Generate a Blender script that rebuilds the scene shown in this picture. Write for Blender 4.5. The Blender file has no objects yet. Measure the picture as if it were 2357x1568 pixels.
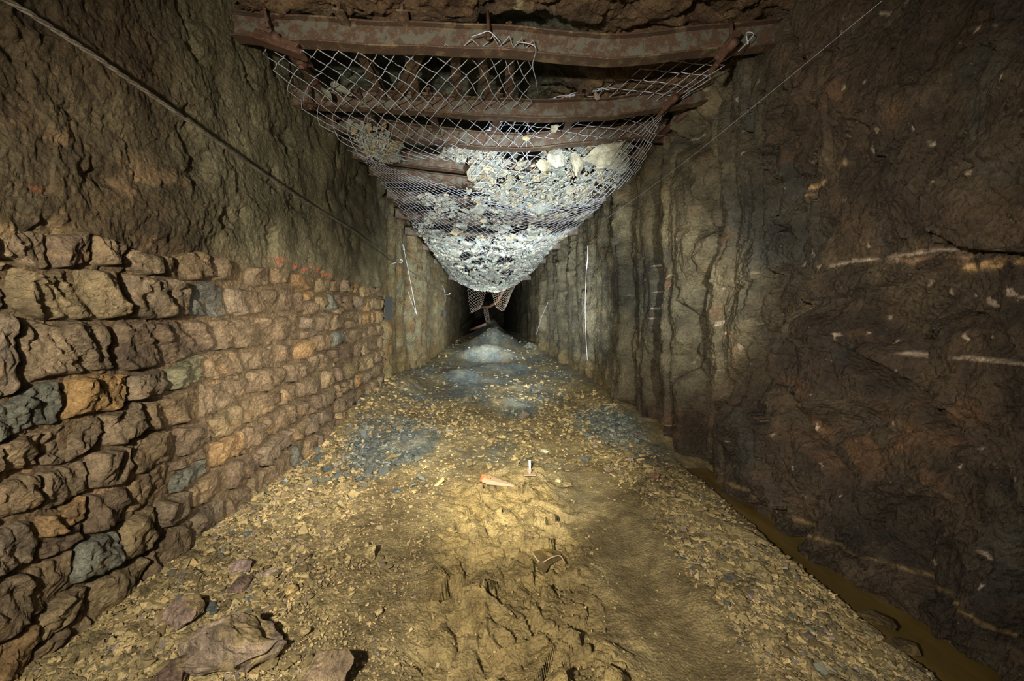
import bpy, math, random
import numpy as np
from mathutils import Vector, Matrix, Euler

random.seed(7)
RNG = np.random.default_rng(7)
SC = bpy.context.scene
COL = SC.collection
VPX, VPY, F, H = 1125.0, 735.0, 917.0, 1.5     # where the gallery's lines meet, focal length in pixels, eye height in m
XL, XR, ZC = -1.95, 2.15, H + 2.26             # left wall, right wall, roof

# ------------------------------------------------------------------ camera, light, exposure
cam = bpy.data.cameras.new('camera'); camo = bpy.data.objects.new('camera', cam); COL.objects.link(camo)
camo.location = (0, 0, H); camo.rotation_euler = (math.pi/2, 0, 0)
cam.sensor_width = 36; cam.sensor_fit = 'HORIZONTAL'; cam.lens = 36*F/2357
cam.shift_x = (1178.5-VPX)/2357; cam.shift_y = -(784-VPY)/2357
cam.clip_start = 0.05; cam.clip_end = 200
SC.camera = camo
world = bpy.data.worlds.new('dark'); SC.world = world; world.use_nodes = True
world.node_tree.nodes['Background'].inputs[0].default_value = (0.5, 0.55, 0.6, 1)
world.node_tree.nodes['Background'].inputs[1].default_value = 0.0
SC.view_settings.view_transform = 'Standard'; SC.view_settings.look = 'None'
SC.view_settings.exposure = 2.0; SC.view_settings.gamma = 1.0

def spot(name, loc, aim, power, col, size, blend, rad=0.06):
    l = bpy.data.lights.new(name, 'SPOT'); l.energy = power; l.color = col
    l.spot_size = math.radians(size); l.spot_blend = blend; l.shadow_soft_size = rad
    o = bpy.data.objects.new(name, l); COL.objects.link(o); o.location = loc
    o.rotation_euler = (Vector(aim)-Vector(loc)).to_track_quat('-Z', 'Y').to_euler()
    return o
def point(name, loc, power, col, rad=0.05):
    l = bpy.data.lights.new(name, 'POINT'); l.energy = power; l.color = col; l.shadow_soft_size = rad
    o = bpy.data.objects.new(name, l); COL.objects.link(o); o.location = loc
    return o
# hand lamps beside and ahead of the tripod, plus lights added to brighten
COOL = (0.86, 0.95, 1.0); WARM = (1.0, 0.87, 0.62)
spot('hand_lamp_wide', (-0.70, -0.35, 1.80), (0.25, 6.0, 1.0), 185, (1.0, 0.93, 0.78), 120, 0.8, 0.05)
spot('added_slab_light', (1.15, 1.3, 1.75), (2.1, 7.5, 1.75), 150, (0.98, 0.97, 0.82), 50, 1.0, 0.03)  # added light, grazing the right wall to bring out the slab relief
spot('added_left_light', (0.7, 2.6, 1.5), (-1.95, 9.5, 1.4), 300, (0.97, 0.98, 0.86), 46, 1.0, 0.03)  # added light to brighten the far left wall
point('added_far_light', (0.2, 15.9, 1.75), 20, (0.95, 0.97, 0.85), 0.06)  # added light without a visible source, lifts the far walls
point('fill_light', (-0.1, -0.5, 1.9), 9, (1.0, 0.92, 0.75), 0.35)  # added soft fill that lightens the shadows, no real lamp
spot('hand_lamp_roof', (0.55, 0.9, 1.15), (0.30, 6.0, 2.9), 620, COOL, 42, 0.8, 0.03)
spot('hand_lamp_floor', (-0.35, 0.5, 1.75), (0.28, 4.4, 0.0), 420, (1.0, 0.94, 0.74), 40, 1.0, 0.04)
spot('hand_lamp_bank', (-0.3, 2.0, 2.0), (-1.3, 7.0, 0.1), 60, COOL, 60, 1.0, 0.04)
spot('hand_lamp_deep', (0.75, 3.4, 1.0), (0.25, 12.0, 2.15), 1300, COOL, 52, 0.9, 0.05)
spot('added_end_light', (0.0, 11.0, 1.25), (0.05, 22.0, 1.3), 330, COOL, 70, 0.9, 0.05)  # added unseen light beyond the far bag, brightens the mounds
spot('hand_lamp_wall', (0.5, 1.1, 1.75), (-1.95, 4.6, 0.6), 300, (1.0, 0.92, 0.78), 58, 1.0, 0.03)

# ------------------------------------------------------------------ noise in numpy
_P = RNG.permutation(4096)
def _h(ix, iy, iz, k=0):
    m = 4095
    return _P[(_P[(_P[(ix+k*57) & m]+iy) & m]+iz) & m]
_G = RNG.normal(size=(4096, 3)); _G /= np.linalg.norm(_G, axis=1)[:, None]
_U = RNG.random((4096, 4))
def perlin(x, y, z=0.0, k=0):
    x, y, z = np.broadcast_arrays(np.asarray(x, float), y, z)
    xi, yi, zi = np.floor(x).astype(int), np.floor(y).astype(int), np.floor(z).astype(int)
    xf, yf, zf = x-xi, y-yi, z-zi
    u, v, w = [t*t*t*(t*(t*6-15)+10) for t in (xf, yf, zf)]
    r = 0
    for a in (0, 1):
        for b in (0, 1):
            for c in (0, 1):
                g = _G[_h(xi+a, yi+b, zi+c, k)]
                d = g[..., 0]*(xf-a)+g[..., 1]*(yf-b)+g[..., 2]*(zf-c)
                r = r+d*(u if a else 1-u)*(v if b else 1-v)*(w if c else 1-w)
    return r*1.5
def fbm(x, y, z=0.0, o=4, k=0, gain=0.5, lac=2.03):
    r, a = 0, 1.0
    for i in range(o):
        r = r+a*perlin(x, y, z, k+i*3); a *= gain
        x, y, z = x*lac+5.2, y*lac+1.7, z*lac+9.1
    return r
def ridged(x, y, z=0.0, o=4, k=0):
    r, a = 0, 1.0
    for i in range(o):
        r = r+a*(1-2*np.abs(perlin(x, y, z, k+i*3))); a *= 0.5
        x, y, z = x*2.03+5.2, y*2.03+1.7, z*2.03+9.1
    return r/1.9
def voro(x, y, k=0):
    """2-D cells: nearest distance, second distance, id, offset to the cell's seed"""
    xi, yi = np.floor(x).astype(int), np.floor(y).astype(int)
    d1 = np.full(x.shape, 9.0); d2 = np.full(x.shape, 9.0)
    idd = np.zeros(x.shape, int); ox = np.zeros(x.shape); oy = np.zeros(x.shape)
    for a in (-1, 0, 1):
        for b in (-1, 0, 1):
            h = _h(xi+a, yi+b, 0*xi, k)
            px, py = xi+a+0.1+0.8*_U[h, 0]-x, yi+b+0.1+0.8*_U[h, 1]-y
            d = np.hypot(px, py)
            n = d < d1
            d2 = np.where(n, d1, np.minimum(d2, d)); d1 = np.where(n, d, d1)
            idd = np.where(n, h, idd); ox = np.where(n, px, ox); oy = np.where(n, py, oy)
    return d1, d2, idd, ox, oy
def facet(x, y, k=0, tilt=1.2):
    """broken-rock facets: every cell is a tilted plane of its own; about -1..1"""
    d1, d2, i, ox, oy = voro(x, y, k)
    return (_U[i, 2]-0.5)*1.1+((_U[i, 3]-0.5)*ox+(_U[(i*7+3) % 4096, 2]-0.5)*oy)*tilt
def terrace(t, sharp=0.72):
    n = np.floor(t); f = t-n; g = np.clip((f-sharp)/(1-sharp), 0, 1)
    return n+g*g*(3-2*g)
def sst(a, b, x):
    t = np.clip((x-a)/(b-a), 0, 1); return t*t*(3-2*t)
def lerp(a, b, t):
    return a+(b-a)*t
def polydist(px, py, pts):
    """distance to a polyline and the place along it (0..1)"""
    best = np.full(px.shape, 1e9); n = len(pts)-1; tt = np.zeros(px.shape)
    for i in range(n):
        ax, ay = pts[i]; bx, by = pts[i+1]
        dx, dy = bx-ax, by-ay; L = dx*dx+dy*dy+1e-12
        t = np.clip(((px-ax)*dx+(py-ay)*dy)/L, 0, 1)
        d = np.hypot(px-ax-t*dx, py-ay-t*dy)
        m = d < best; best = np.where(m, d, best); tt = np.where(m, (i+t)/n, tt)
    return best, tt
def lin(r, g, b):
    f = lambda c: (c/255/12.92 if c/255 <= 0.04045 else ((c/255+0.055)/1.055)**2.4)
    c = np.array([f(r), f(g), f(b)]); return 0.82*c+0.18*c.mean()

# ------------------------------------------------------------------ mesh helpers
def mesh_np(name, V, Fc, cols=None, smooth=True, attr='Col', wet=None):
    V = np.asarray(V, np.float32); Fc = np.asarray(Fc, np.int32)
    me = bpy.data.meshes.new(name); k = Fc.shape[1]
    me.vertices.add(len(V)); me.vertices.foreach_set('co', V.ravel())
    me.loops.add(Fc.size); me.loops.foreach_set('vertex_index', Fc.ravel())
    me.polygons.add(len(Fc)); me.polygons.foreach_set('loop_start', np.arange(0, Fc.size, k, dtype=np.int32))
    me.polygons.foreach_set('use_smooth', np.full(len(Fc), smooth))
    me.update(calc_edges=True)
    if cols is not None:
        a = me.color_attributes.new(attr, 'FLOAT_COLOR', 'POINT')
        c = np.ones((len(V), 4), np.float32); c[:, :3] = cols
        if wet is not None: c[:, 3] = wet
        a.data.foreach_set('color', c.ravel())
    return me
def link(name, me, mat=None, parent=None, loc=None):
    o = bpy.data.objects.new(name, me); COL.objects.link(o)
    if mat is not None and me is not None and not me.materials: me.materials.append(mat)
    if parent: o.parent = parent
    if loc is not None: o.location = loc
    return o
def tag(o, label, cat, group=None, kind=None):
    o['label'] = label
    if cat: o['category'] = cat
    if group: o['group'] = group
    if kind: o['kind'] = kind
    return o
def empty(name, loc=(0, 0, 0)):
    o = bpy.data.objects.new(name, None); COL.objects.link(o); o.location = loc; o.empty_display_size = 0.05
    return o
def gridfaces(nu, nv, flip=False):
    i = np.arange(nu-1)[:, None]*nv+np.arange(nv-1)[None, :]
    q = np.stack([i, i+nv, i+nv+1, i+1], -1).reshape(-1, 4)
    return q[:, ::-1] if flip else q
class MB:
    """collects tubes, boxes and so on as one mesh"""
    def __init__(s): s.v = []; s.f = []; s.n = 0
    def add(s, V, Fq):
        V = np.asarray(V, float); s.v.append(V); s.f += [tuple(int(i)+s.n for i in f) for f in Fq]; s.n += len(V)
    def tube(s, P, r, n=6, cap=True):
        P = np.asarray(P, float); m = len(P)
        r = np.broadcast_to(r, (m,)) if np.ndim(r) <= 1 else r
        T = np.gradient(P, axis=0); T /= np.linalg.norm(T, axis=1)[:, None]+1e-9
        up = np.array([0, 0, 1.0]) if abs(T[0, 2]) < 0.9 else np.array([1.0, 0, 0])
        V = []
        for i in range(m):
            a = np.cross(T[i], up); a /= np.linalg.norm(a)+1e-9; b = np.cross(T[i], a)
            for j in range(n):
                t = 2*math.pi*j/n; V.append(P[i]+r[i]*(a*math.cos(t)+b*math.sin(t)))
        Fq = [(i*n+j, i*n+(j+1) % n, (i+1)*n+(j+1) % n, (i+1)*n+j) for i in range(m-1) for j in range(n)]
        if cap: Fq += [tuple(range(n))[::-1], tuple(range((m-1)*n, m*n))]
        s.add(V, Fq)
    def box(s, c, d, R=None):
        c = np.array(c, float); d = np.array(d, float)/2
        V = np.array([[x, y, z] for x in (-1, 1) for y in (-1, 1) for z in (-1, 1)])*d
        if R is not None: V = V@np.array(R).T
        s.add(V+c, [(0, 1, 3, 2), (4, 6, 7, 5), (0, 4, 5, 1), (2, 3, 7, 6), (0, 2, 6, 4), (1, 5, 7, 3)])
    def build(s, name, mat, parent=None, loc=None, smooth=False, bevel=0):
        me = bpy.data.meshes.new(name)
        V = np.concatenate(s.v); off = np.array(loc) if loc is not None else 0
        me.from_pydata((V).tolist(), [], s.f)
        for p in me.polygons: p.use_smooth = smooth
        o = link(name, me, mat, parent)
        if loc is not None: o.location = loc
        if bevel:
            m = o.modifiers.new('bevel', 'BEVEL'); m.width = bevel; m.segments = 2; m.limit_method = 'ANGLE'
        return o
def P3(px, py, Y):
    return np.array([(px-VPX)/F*Y, Y, H-(py-VPY)/F*Y])
def floorpt(px, py):
    Y = H*F/(py-VPY); return (px-VPX)/F*Y, Y

# ------------------------------------------------------------------ materials
def rock_mat(name, base=None, attr=True, rough=(0.55, 0.85), spec=0.35, var=0.55, bump=1.0, scale=1.0, speck=None, coat=0.0,
             island=False, speck_amt=0.03, streak=None):
    m = bpy.data.materials.new(name); m.use_nodes = True; nt = m.node_tree; N = nt.nodes; L = nt.links
    b = N['Principled BSDF']; b.inputs['Specular IOR Level'].default_value = spec
    tc = N.new('ShaderNodeTexCoord')
    def noise(s, d=8, r=0.6, dist=0.0):
        n = N.new('ShaderNodeTexNoise'); n.inputs['Scale'].default_value = s*scale; n.inputs['Detail'].default_value = d
        n.inputs['Roughness'].default_value = r; n.inputs['Distortion'].default_value = dist
        L.new(tc.outputs['Object'], n.inputs['Vector']); return n
    def ramp(src, a, b_, ca, cb):
        r = N.new('ShaderNodeMapRange'); r.inputs[1].default_value = a; r.inputs[2].default_value = b_
        r.inputs[3].default_value = ca; r.inputs[4].default_value = cb; L.new(src, r.inputs[0]); return r.outputs[0]
    if attr:
        at = N.new('ShaderNodeAttribute'); at.attribute_name = 'Col'; c = at.outputs['Color']
    else:
        rg = N.new('ShaderNodeRGB'); rg.outputs[0].default_value = (*base, 1); c = rg.outputs[0]
        if island:
            oi = N.new('ShaderNodeObjectInfo'); cr = N.new('ShaderNodeValToRGB'); cr.color_ramp.interpolation = 'CONSTANT'
            els = cr.color_ramp.elements
            for q, (p_, cc) in enumerate(island):
                e = els[q] if q < 2 else els.new(p_)
                e.position = p_; e.color = (*cc, 1)
            L.new(oi.outputs['Random'], cr.inputs[0]); c = cr.outputs[0]
    n1 = noise(5, 10, 0.65); n2 = noise(38, 6, 0.7); n3 = noise(150, 3, 0.6)
    v = N.new('ShaderNodeMath'); v.operation = 'MULTIPLY'
    L.new(ramp(n1.outputs[0], 0.3, 0.7, 1-var, 1+var), v.inputs[0]); L.new(ramp(n2.outputs[0], 0.3, 0.7, 1-var*0.7, 1+var*0.7), v.inputs[1])
    v2 = N.new('ShaderNodeMath'); v2.operation = 'MULTIPLY'; L.new(v.outputs[0], v2.inputs[0]); L.new(ramp(n3.outputs[0], 0.3, 0.7, 0.75, 1.25), v2.inputs[1])
    mx = N.new('ShaderNodeVectorMath'); mx.operation = 'SCALE'; L.new(c, mx.inputs[0]); L.new(v2.outputs[0], mx.inputs[3])
    out = mx.outputs[0]
    if speck is not None:
        sv = noise(70, 4, 0.75); k = ramp(sv.outputs[0], 0.66-speck_amt*2, 0.70-speck_amt, 0, 1)
        mm = N.new('ShaderNodeMix'); mm.data_type = 'RGBA'; L.new(k, mm.inputs[0]); L.new(out, mm.inputs[6]); mm.inputs[7].default_value = (*speck, 1)
        out = mm.outputs[2]
    L.new(out, b.inputs['Base Color'])
    rr_ = ramp(n2.outputs[0], 0.3, 0.7, rough[0], rough[1])
    if attr:       # alpha below 1 marks wet ground
        q = N.new('ShaderNodeMath'); q.operation = 'MULTIPLY'; L.new(rr_, q.inputs[0]); L.new(at.outputs['Alpha'], q.inputs[1]); rr_ = q.outputs[0]
    L.new(rr_, b.inputs['Roughness'])
    nb = noise(14, 12, 0.7, 0.3); b1 = N.new('ShaderNodeBump'); b1.inputs['Strength'].default_value = 0.8; b1.inputs['Distance'].default_value = 0.045*bump/scale
    L.new(nb.outputs[0], b1.inputs['Height'])
    vo = N.new('ShaderNodeTexVoronoi'); vo.inputs['Scale'].default_value = 45*scale; L.new(tc.outputs['Object'], vo.inputs['Vector'])
    b2 = N.new('ShaderNodeBump'); b2.inputs['Strength'].default_value = 0.7; b2.inputs['Distance'].default_value = 0.014*bump/scale
    L.new(vo.outputs['Distance'], b2.inputs['Height']); L.new(b1.outputs[0], b2.inputs['Normal'])
    b3 = N.new('ShaderNodeBump'); b3.inputs['Strength'].default_value = 0.6; b3.inputs['Distance'].default_value = 0.006*bump/scale
    L.new(n3.outputs[0], b3.inputs['Height']); L.new(b2.outputs[0], b3.inputs['Normal'])
    L.new(b3.outputs[0], b.inputs['Normal'])
    if coat: b.inputs['Coat Weight'].default_value = coat; b.inputs['Coat Roughness'].default_value = 0.25
    return m
def metal_mat(name, rust, paint, amount=0.5, rough=0.5, metallic=0.0, fleck=(0.45, 0.13, 0.02)):
    m = bpy.data.materials.new(name); m.use_nodes = True; nt = m.node_tree; N = nt.nodes; L = nt.links
    b = N['Principled BSDF']; tc = N.new('ShaderNodeTexCoord')
    def noise(s, d, r=0.65):
        n = N.new('ShaderNodeTexNoise'); n.inputs['Scale'].default_value = s; n.inputs['Detail'].default_value = d
        n.inputs['Roughness'].default_value = r; L.new(tc.outputs['Object'], n.inputs['Vector']); return n
    n1 = noise(9, 12, 0.75); n2 = noise(90, 4)
    cr = N.new('ShaderNodeMapRange'); cr.inputs[1].default_value = amount-0.03; cr.inputs[2].default_value = amount+0.03; L.new(n1.outputs[0], cr.inputs[0])
    mx = N.new('ShaderNodeMix'); mx.data_type = 'RGBA'; L.new(cr.outputs[0], mx.inputs[0]); mx.inputs[6].default_value = (*rust, 1); mx.inputs[7].default_value = (*paint, 1)
    fr = N.new('ShaderNodeMapRange'); fr.inputs[1].default_value = 0.60; fr.inputs[2].default_value = 0.68; L.new(n2.outputs[0], fr.inputs[0])
    mf = N.new('ShaderNodeMix'); mf.data_type = 'RGBA'; L.new(fr.outputs[0], mf.inputs[0]); L.new(mx.outputs[2], mf.inputs[6]); mf.inputs[7].default_value = (*fleck, 1)
    L.new(mf.outputs[2], b.inputs['Base Color']); b.inputs['Roughness'].default_value = rough; b.inputs['Metallic'].default_value = metallic
    bp = N.new('ShaderNodeBump'); bp.inputs['Strength'].default_value = 0.6; bp.inputs['Distance'].default_value = 0.006
    L.new(n2.outputs[0], bp.inputs['Height']); L.new(bp.outputs[0], b.inputs['Normal'])
    return m
def plain(name, c, rough=0.5, metallic=0.0, spec=0.5):
    m = bpy.data.materials.new(name); m.use_nodes = True; b = m.node_tree.nodes['Principled BSDF']
    N = m.node_tree.nodes; L = m.node_tree.links
    n = N.new('ShaderNodeTexNoise'); n.inputs['Scale'].default_value = 30; n.inputs['Detail'].default_value = 5
    tc = N.new('ShaderNodeTexCoord'); L.new(tc.outputs['Object'], n.inputs['Vector'])
    r = N.new('ShaderNodeMapRange'); r.inputs[3].default_value = 0.7; r.inputs[4].default_value = 1.25; L.new(n.outputs[0], r.inputs[0])
    v = N.new('ShaderNodeVectorMath'); v.operation = 'SCALE'; v.inputs[0].default_value = c; L.new(r.outputs[0], v.inputs[3])
    L.new(v.outputs[0], b.inputs['Base Color'])
    b.inputs['Roughness'].default_value = rough; b.inputs['Metallic'].default_value = metallic; b.inputs['Specular IOR Level'].default_value = spec
    return m

M = {}
M['wall_r'] = rock_mat('wet_schist', rough=(0.35, 0.8), spec=0.45, var=0.6, speck=(0.30, 0.22, 0.12), speck_amt=0.0)
M['wall_l'] = rock_mat('mud_coated_rock', rough=(0.6, 0.9), spec=0.25, var=0.45, speck=(0.30, 0.20, 0.09), speck_amt=0.012)
M['stone'] = rock_mat('dressed_schist', rough=(0.55, 0.85), spec=0.3, var=0.5)
M['roof'] = rock_mat('roof_schist', rough=(0.5, 0.85), var=0.6, speck=(0.4, 0.3, 0.15), speck_amt=0.0)
M['floor'] = rock_mat('floor_grit', rough=(0.5, 0.85), var=0.5, bump=1.25, scale=1.7)
M['chip'] = rock_mat('gravel_chip', rough=(0.45, 0.85), var=0.3, bump=0.35, scale=2.0)
M['slab'] = rock_mat('pale_schist', rough=(0.6, 0.9), var=0.35, bump=0.5, scale=2.0)
M['boulder'] = rock_mat('mauve_schist', rough=(0.5, 0.8), var=0.55, bump=1.3, speck=(0.42, 0.30, 0.10), speck_amt=0.02)
M['wire'] = metal_mat('galvanised_wire', (0.40, 0.26, 0.15), (0.58, 0.62, 0.70), 0.42, 0.45, 0.15, (0.45, 0.25, 0.12))
M['wire_dark'] = metal_mat('rusted_wire', (0.16, 0.10, 0.06), (0.26, 0.24, 0.21), 0.5, 0.5, 0.1)
M['steel'] = metal_mat('rusty_steel', (0.075, 0.048, 0.032), (0.17, 0.125, 0.07), 0.55, 0.5, 0.15)
M['web'] = metal_mat('painted_rusty_steel', (0.095, 0.062, 0.042), (0.13, 0.127, 0.10), 0.51, 0.45, 0.1)
M['rust'] = metal_mat('heavy_rust', (0.055, 0.026, 0.016), (0.085, 0.042, 0.025), 0.5, 0.65, 0.0)
M['white'] = plain('white_paint', (0.75, 0.78, 0.82), 0.4)
M['cord'] = plain('white_cord', (0.6, 0.62, 0.66), 0.6)
M['cable'] = metal_mat('steel_cable', (0.16, 0.13, 0.10), (0.26, 0.23, 0.18), 0.5, 0.35, 0.5, (0.4, 0.36, 0.3))
M['plaque'] = plain('dark_plate', (0.025, 0.03, 0.034), 0.5)
M['orange'] = plain('orange_rust', (0.50, 0.14, 0.05), 0.7)
M['beige'] = plain('muddy_steel', (0.36, 0.25, 0.16), 0.6)
def water_mat():
    m = bpy.data.materials.new('muddy_water'); m.use_nodes = True; b = m.node_tree.nodes['Principled BSDF']; N = m.node_tree.nodes; L = m.node_tree.links
    n = N.new('ShaderNodeTexNoise'); n.inputs['Scale'].default_value = 3.5; n.inputs['Detail'].default_value = 6
    cr = N.new('ShaderNodeValToRGB'); cr.color_ramp.elements[0].position = 0.35; cr.color_ramp.elements[1].position = 0.7
    cr.color_ramp.elements[0].color = (0.085, 0.056, 0.016, 1); cr.color_ramp.elements[1].color = (0.17, 0.112, 0.032, 1)
    L.new(n.outputs[0], cr.inputs[0]); L.new(cr.outputs[0], b.inputs['Base Color'])
    b.inputs['Roughness'].default_value = 0.12; b.inputs['Specular IOR Level'].default_value = 0.5
    w = N.new('ShaderNodeTexNoise'); w.inputs['Scale'].default_value = 14; bp = N.new('ShaderNodeBump'); bp.inputs['Strength'].default_value = 0.25; bp.inputs['Distance'].default_value = 0.01
    L.new(w.outputs[0], bp.inputs['Height']); L.new(bp.outputs[0], b.inputs['Normal'])
    return m
M['water'] = water_mat()

# ------------------------------------------------------------------ ground height (used by the floor and by all that lies on it)
MOUNDS = [(0.15, 26.0, 1.05, 1.3, 3.0), (0.25, 18.8, 0.90, 1.35, 1.6), (-0.1, 14.2, 0.52, 1.4, 1.1), (0.5, 11.6, 0.18, 1.3, 0.5), (-0.65, 9.7, 0.26, 0.75, 0.55),
          (0.9, 8.6, 0.08, 0.8, 0.3), (0.35, 6.9, 0.14, 0.75, 0.35), (-0.35, 7.2, 0.07, 0.5, 0.25), (-1.0, 5.0, 0.10, 0.5, 0.6), (0.35, 3.9, 0.05, 0.5, 0.35)]
def mudmask(x, y):
    w = 0.62+0.10*perlin(x*2, y*2, 3)
    cx = 0.13+0.0*y
    return sst(1.0, 0.55, np.abs(x-cx)/w)*sst(4.35, 3.3, y)*(0.75+0.25*sst(-0.2, 0.3, perlin(x*2.2, y*2.2, 8)))
def ground(x, y):
    x = np.asarray(x, float); y = np.asarray(y, float)
    h = 0.03*fbm(x*0.9, y*0.9, 1.0, 3)
    far = sst(8, 28, y)
    h = h+0.28*far
    # rubble banks along both walls
    lb = sst(-1.05, -1.95, x+0.12*perlin(y*1.3, 0.3))
    h = h+lb*(0.02+0.30*sst(4.0, 6.5, y)*sst(13, 8, y))
    rb = sst(1.4, 2.15, x)
    h = h+rb*0.16*sst(3.9, 5.2, y)
    rise = sst(0.9, 1.25, x)*sst(1.9, 1.5, x)*sst(4.5, 3.0, y)
    h = h+0.05*rise
    # drainage channel under the right wall
    edge = 1.90+0.05*perlin(y*1.7, 4.4)+0.10*sst(2.2, 3.4, y)
    ch = sst(edge-0.04, edge+0.09, x)*sst(4.6, 3.6, y)
    h = h-ch*0.20
    for cx, cy, a, rx, ry in MOUNDS:
        d = ((x-cx)/rx)**2+((y-cy)/np.where(y < cy, ry*0.8, ry*1.2))**2
        h = h+a*np.exp(-d*1.6)*(1+0.25*perlin(x*2, y*2, 5))
    # wheel strip
    h = h-0.025*sst(0.32, 0.12, np.abs(x-0.95+0.06*y))*sst(6, 4, y)
    m = mudmask(x, y)
    wx, wy = x+0.10*perlin(x*4, y*4, 1), y+0.10*perlin(x*4, y*4, 7)
    mud = 0.060*ridged(wx*2.6, wy*2.6, 2.0, 4)+0.075*facet(wx*4.2, wy*4.2, 11, 2.2)+0.040*facet(wx*11, wy*11, 12, 2.0)+0.012*terrace(3*fbm(wx*6, wy*6, 5, 3))
    h = h+m*(mud-0.035)
    return h
def gravelness(x, y):
    """how stony the ground is, 0..1"""
    g = 0.35+0.3*fbm(x*1.1, y*1.1, 2, 3)
    g = g+0.75*sst(-0.75, -1.35, x+0.2*perlin(y*1.5, 1.0))
    g = g+0.75*sst(1.0, 1.35, x-0.10*(y-2.5)*0)*sst(1.95, 1.7, x)
    g = g+0.5*sst(4.3, 5.5, y)
    g = g-0.75*mudmask(x, y)-0.6*sst(0.30, 0.15, np.abs(x-0.95))*sst(4.5, 3.4, y)
    return np.clip(g, 0, 1)
C_OCHRE, C_OCHRE2, C_GREY, C_BLUE, C_MAUVE = lin(150, 130, 80), lin(124, 105, 62), lin(118, 120, 104), lin(92, 100, 96), lin(128, 112, 98)
def greyness(x, y):
    t = 0.42*sst(5.0, 9.0, y)+0.75*sst(0.6, 0.2, np.hypot((x-0.45)/1.0, (y-6.4)/1.2))
    t = t+0.95*sst(0.9, 0.45, np.hypot((x+1.15)/0.8, (y-4.9)/1.55))*0.9
    t = t+0.7*sst(0.9, 0.3, np.hypot((x-1.6)/0.7, (y-5.8)/1.6))
    for cx, cy, a, rx, ry in MOUNDS[:5]:
        t = t+0.7*np.exp(-(((x-cx)/rx)**2+((y-cy+ry*0.3)/ry)**2)*2)
    t = t+0.75*fbm(x*0.9, y*0.6, 4, 4)+0.25*fbm(x*6, y*6, 4, 2)
    t = t*(0.30+0.70*sst(3.0, 4.4, y))
    return np.clip(t, 0, 1)

def build_floor():
    # rows spaced as the ground recedes
    rows = np.concatenate([np.linspace(1700, 800, 590), np.linspace(797, 768, 44), np.linspace(767.2, 760, 8)])
    Y = H*F/(rows-VPY)
    Y = np.concatenate([[0.6, 1.0, 1.2], Y[Y > 1.3], [60, 66]])
    X = np.linspace(-2.4, 2.6, 560)
    yy, xx = np.meshgrid(Y, X, indexing='ij')
    h = ground(xx, yy)
    # cobbly grit
    g = gravelness(xx, yy)
    wx, wy = xx+0.03*perlin(xx*9, yy*9, 1), yy+0.03*perlin(xx*9, yy*9, 4)
    near = sst(14, 5, yy)
    f = 0.022*facet(wx*9, wy*9, 21)*sst(30, 10, yy)+0.014*facet(wx*20, wy*24, 22)*near+0.008*facet(wx*42, wy*46, 23)*sst(6, 3, yy)
    d1, d2, idd, ox, oy = voro(wx*26, wy*30, 31)
    cob = sst(0.0, 0.35, d2-d1)*0.012*_U[idd, 2]
    h = h+g*(f+cob*near)+0.006*fbm(xx*14, yy*14, 2, 3)*near
    h = h+0.028*sst(6, 9, yy)*ridged(xx*1.2, yy*1.0, 6, 4)
    h = h+0.10*sst(12, 18, yy)*facet(xx*1.6, yy*0.9, 25)
    t = greyness(xx, yy)[..., None]
    u = sst(-0.4, 0.5, fbm(xx*2.2, yy*2.2, 9, 4))[..., None]
    c = lerp(lerp(C_OCHRE2, C_OCHRE, u), lerp(C_BLUE, C_GREY, u), t)
    m = mudmask(xx, yy)[..., None]
    c = lerp(c, lin(146, 122, 64), m*0.8)
    cellc = (0.72+0.56*_U[idd, 3])[..., None]
    c = c*lerp(1.0, cellc, (g*near)[..., None])
    V = np.stack([xx, yy, h], -1).reshape(-1, 3)
    wet = 1-0.62*m[..., 0]*sst(-0.3, 0.2, fbm(xx*5, yy*5, 12, 3))-0.35*sst(0.32, 0.2, np.abs(xx-0.95))*sst(5, 4, yy)*0.5
    me = mesh_np('floor', V, gridfaces(len(Y), len(X), True), c.reshape(-1, 3), wet=np.clip(wet, 0.3, 1).reshape(-1))
    o = link('floor', me, M['floor']); o['kind'] = 'structure'
build_floor()

# ------------------------------------------------------------------ walls
def R_pt(px, py):      # pixel on the right wall -> (Y, z)
    Y = (XR-0.03)*F/(px-VPX); return Y, H-(py-VPY)/F*Y
CRACKS_R = [[(1790, -60), (1800, 60), (1845, 200), (1852, 300), (1835, 400), (1745, 560), (1740, 650), (1722, 740)],
            [(1562, 480), (1555, 600), (1565, 700), (1585, 800), (1602, 900)],
            [(1830, 900), (1850, 980), (1930, 1080), (1960, 1180), (2090, 1370)],
            [(1640, 1130), (1635, 950), (1700, 830)], [(1425, 560), (1415, 660), (1402, 760)],
            [(1745, 770), (1790, 860), (1850, 980)], [(2200, 980), (2262, 1080), (2300, 1250), (2260, 1500)],
            [(1510, 900), (1540, 1000), (1565, 1060)], [(1720, 740), (1740, 650), (1760, 420), (1690, 250)],
            [(1930, 800), (2010, 880), (2130, 1010)], [(1500, 200), (1560, 330), (1545, 430)], [(1330, 500), (1345, 600), (1320, 700)]]
def slabs(Y, z, amp, per, k):
    """upright cleavage slabs: stepped forward one behind the other"""
    ph = (Y+per*(0.60*fbm(Y*0.45/per, z*0.38, 3+k, 3)+0.13*fbm(Y*2.0, z*1.6, 7+k, 3)))/per
    n = np.floor(ph).astype(int); s = ph-n
    a = 0.35+0.65*_U[(n*37+k*11) % 4096, 0]
    saw = np.where(s < 0.16, s/0.16, 1-(s-0.16)/0.84)
    saw = saw**0.9
    crack = np.exp(-((s-0.03)/0.05)**2)*sst(-0.5, 0.1, perlin(Y*1.3, z*1.6, k+2.5))
    return amp*(a*saw-0.5-0.35*crack)
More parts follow.
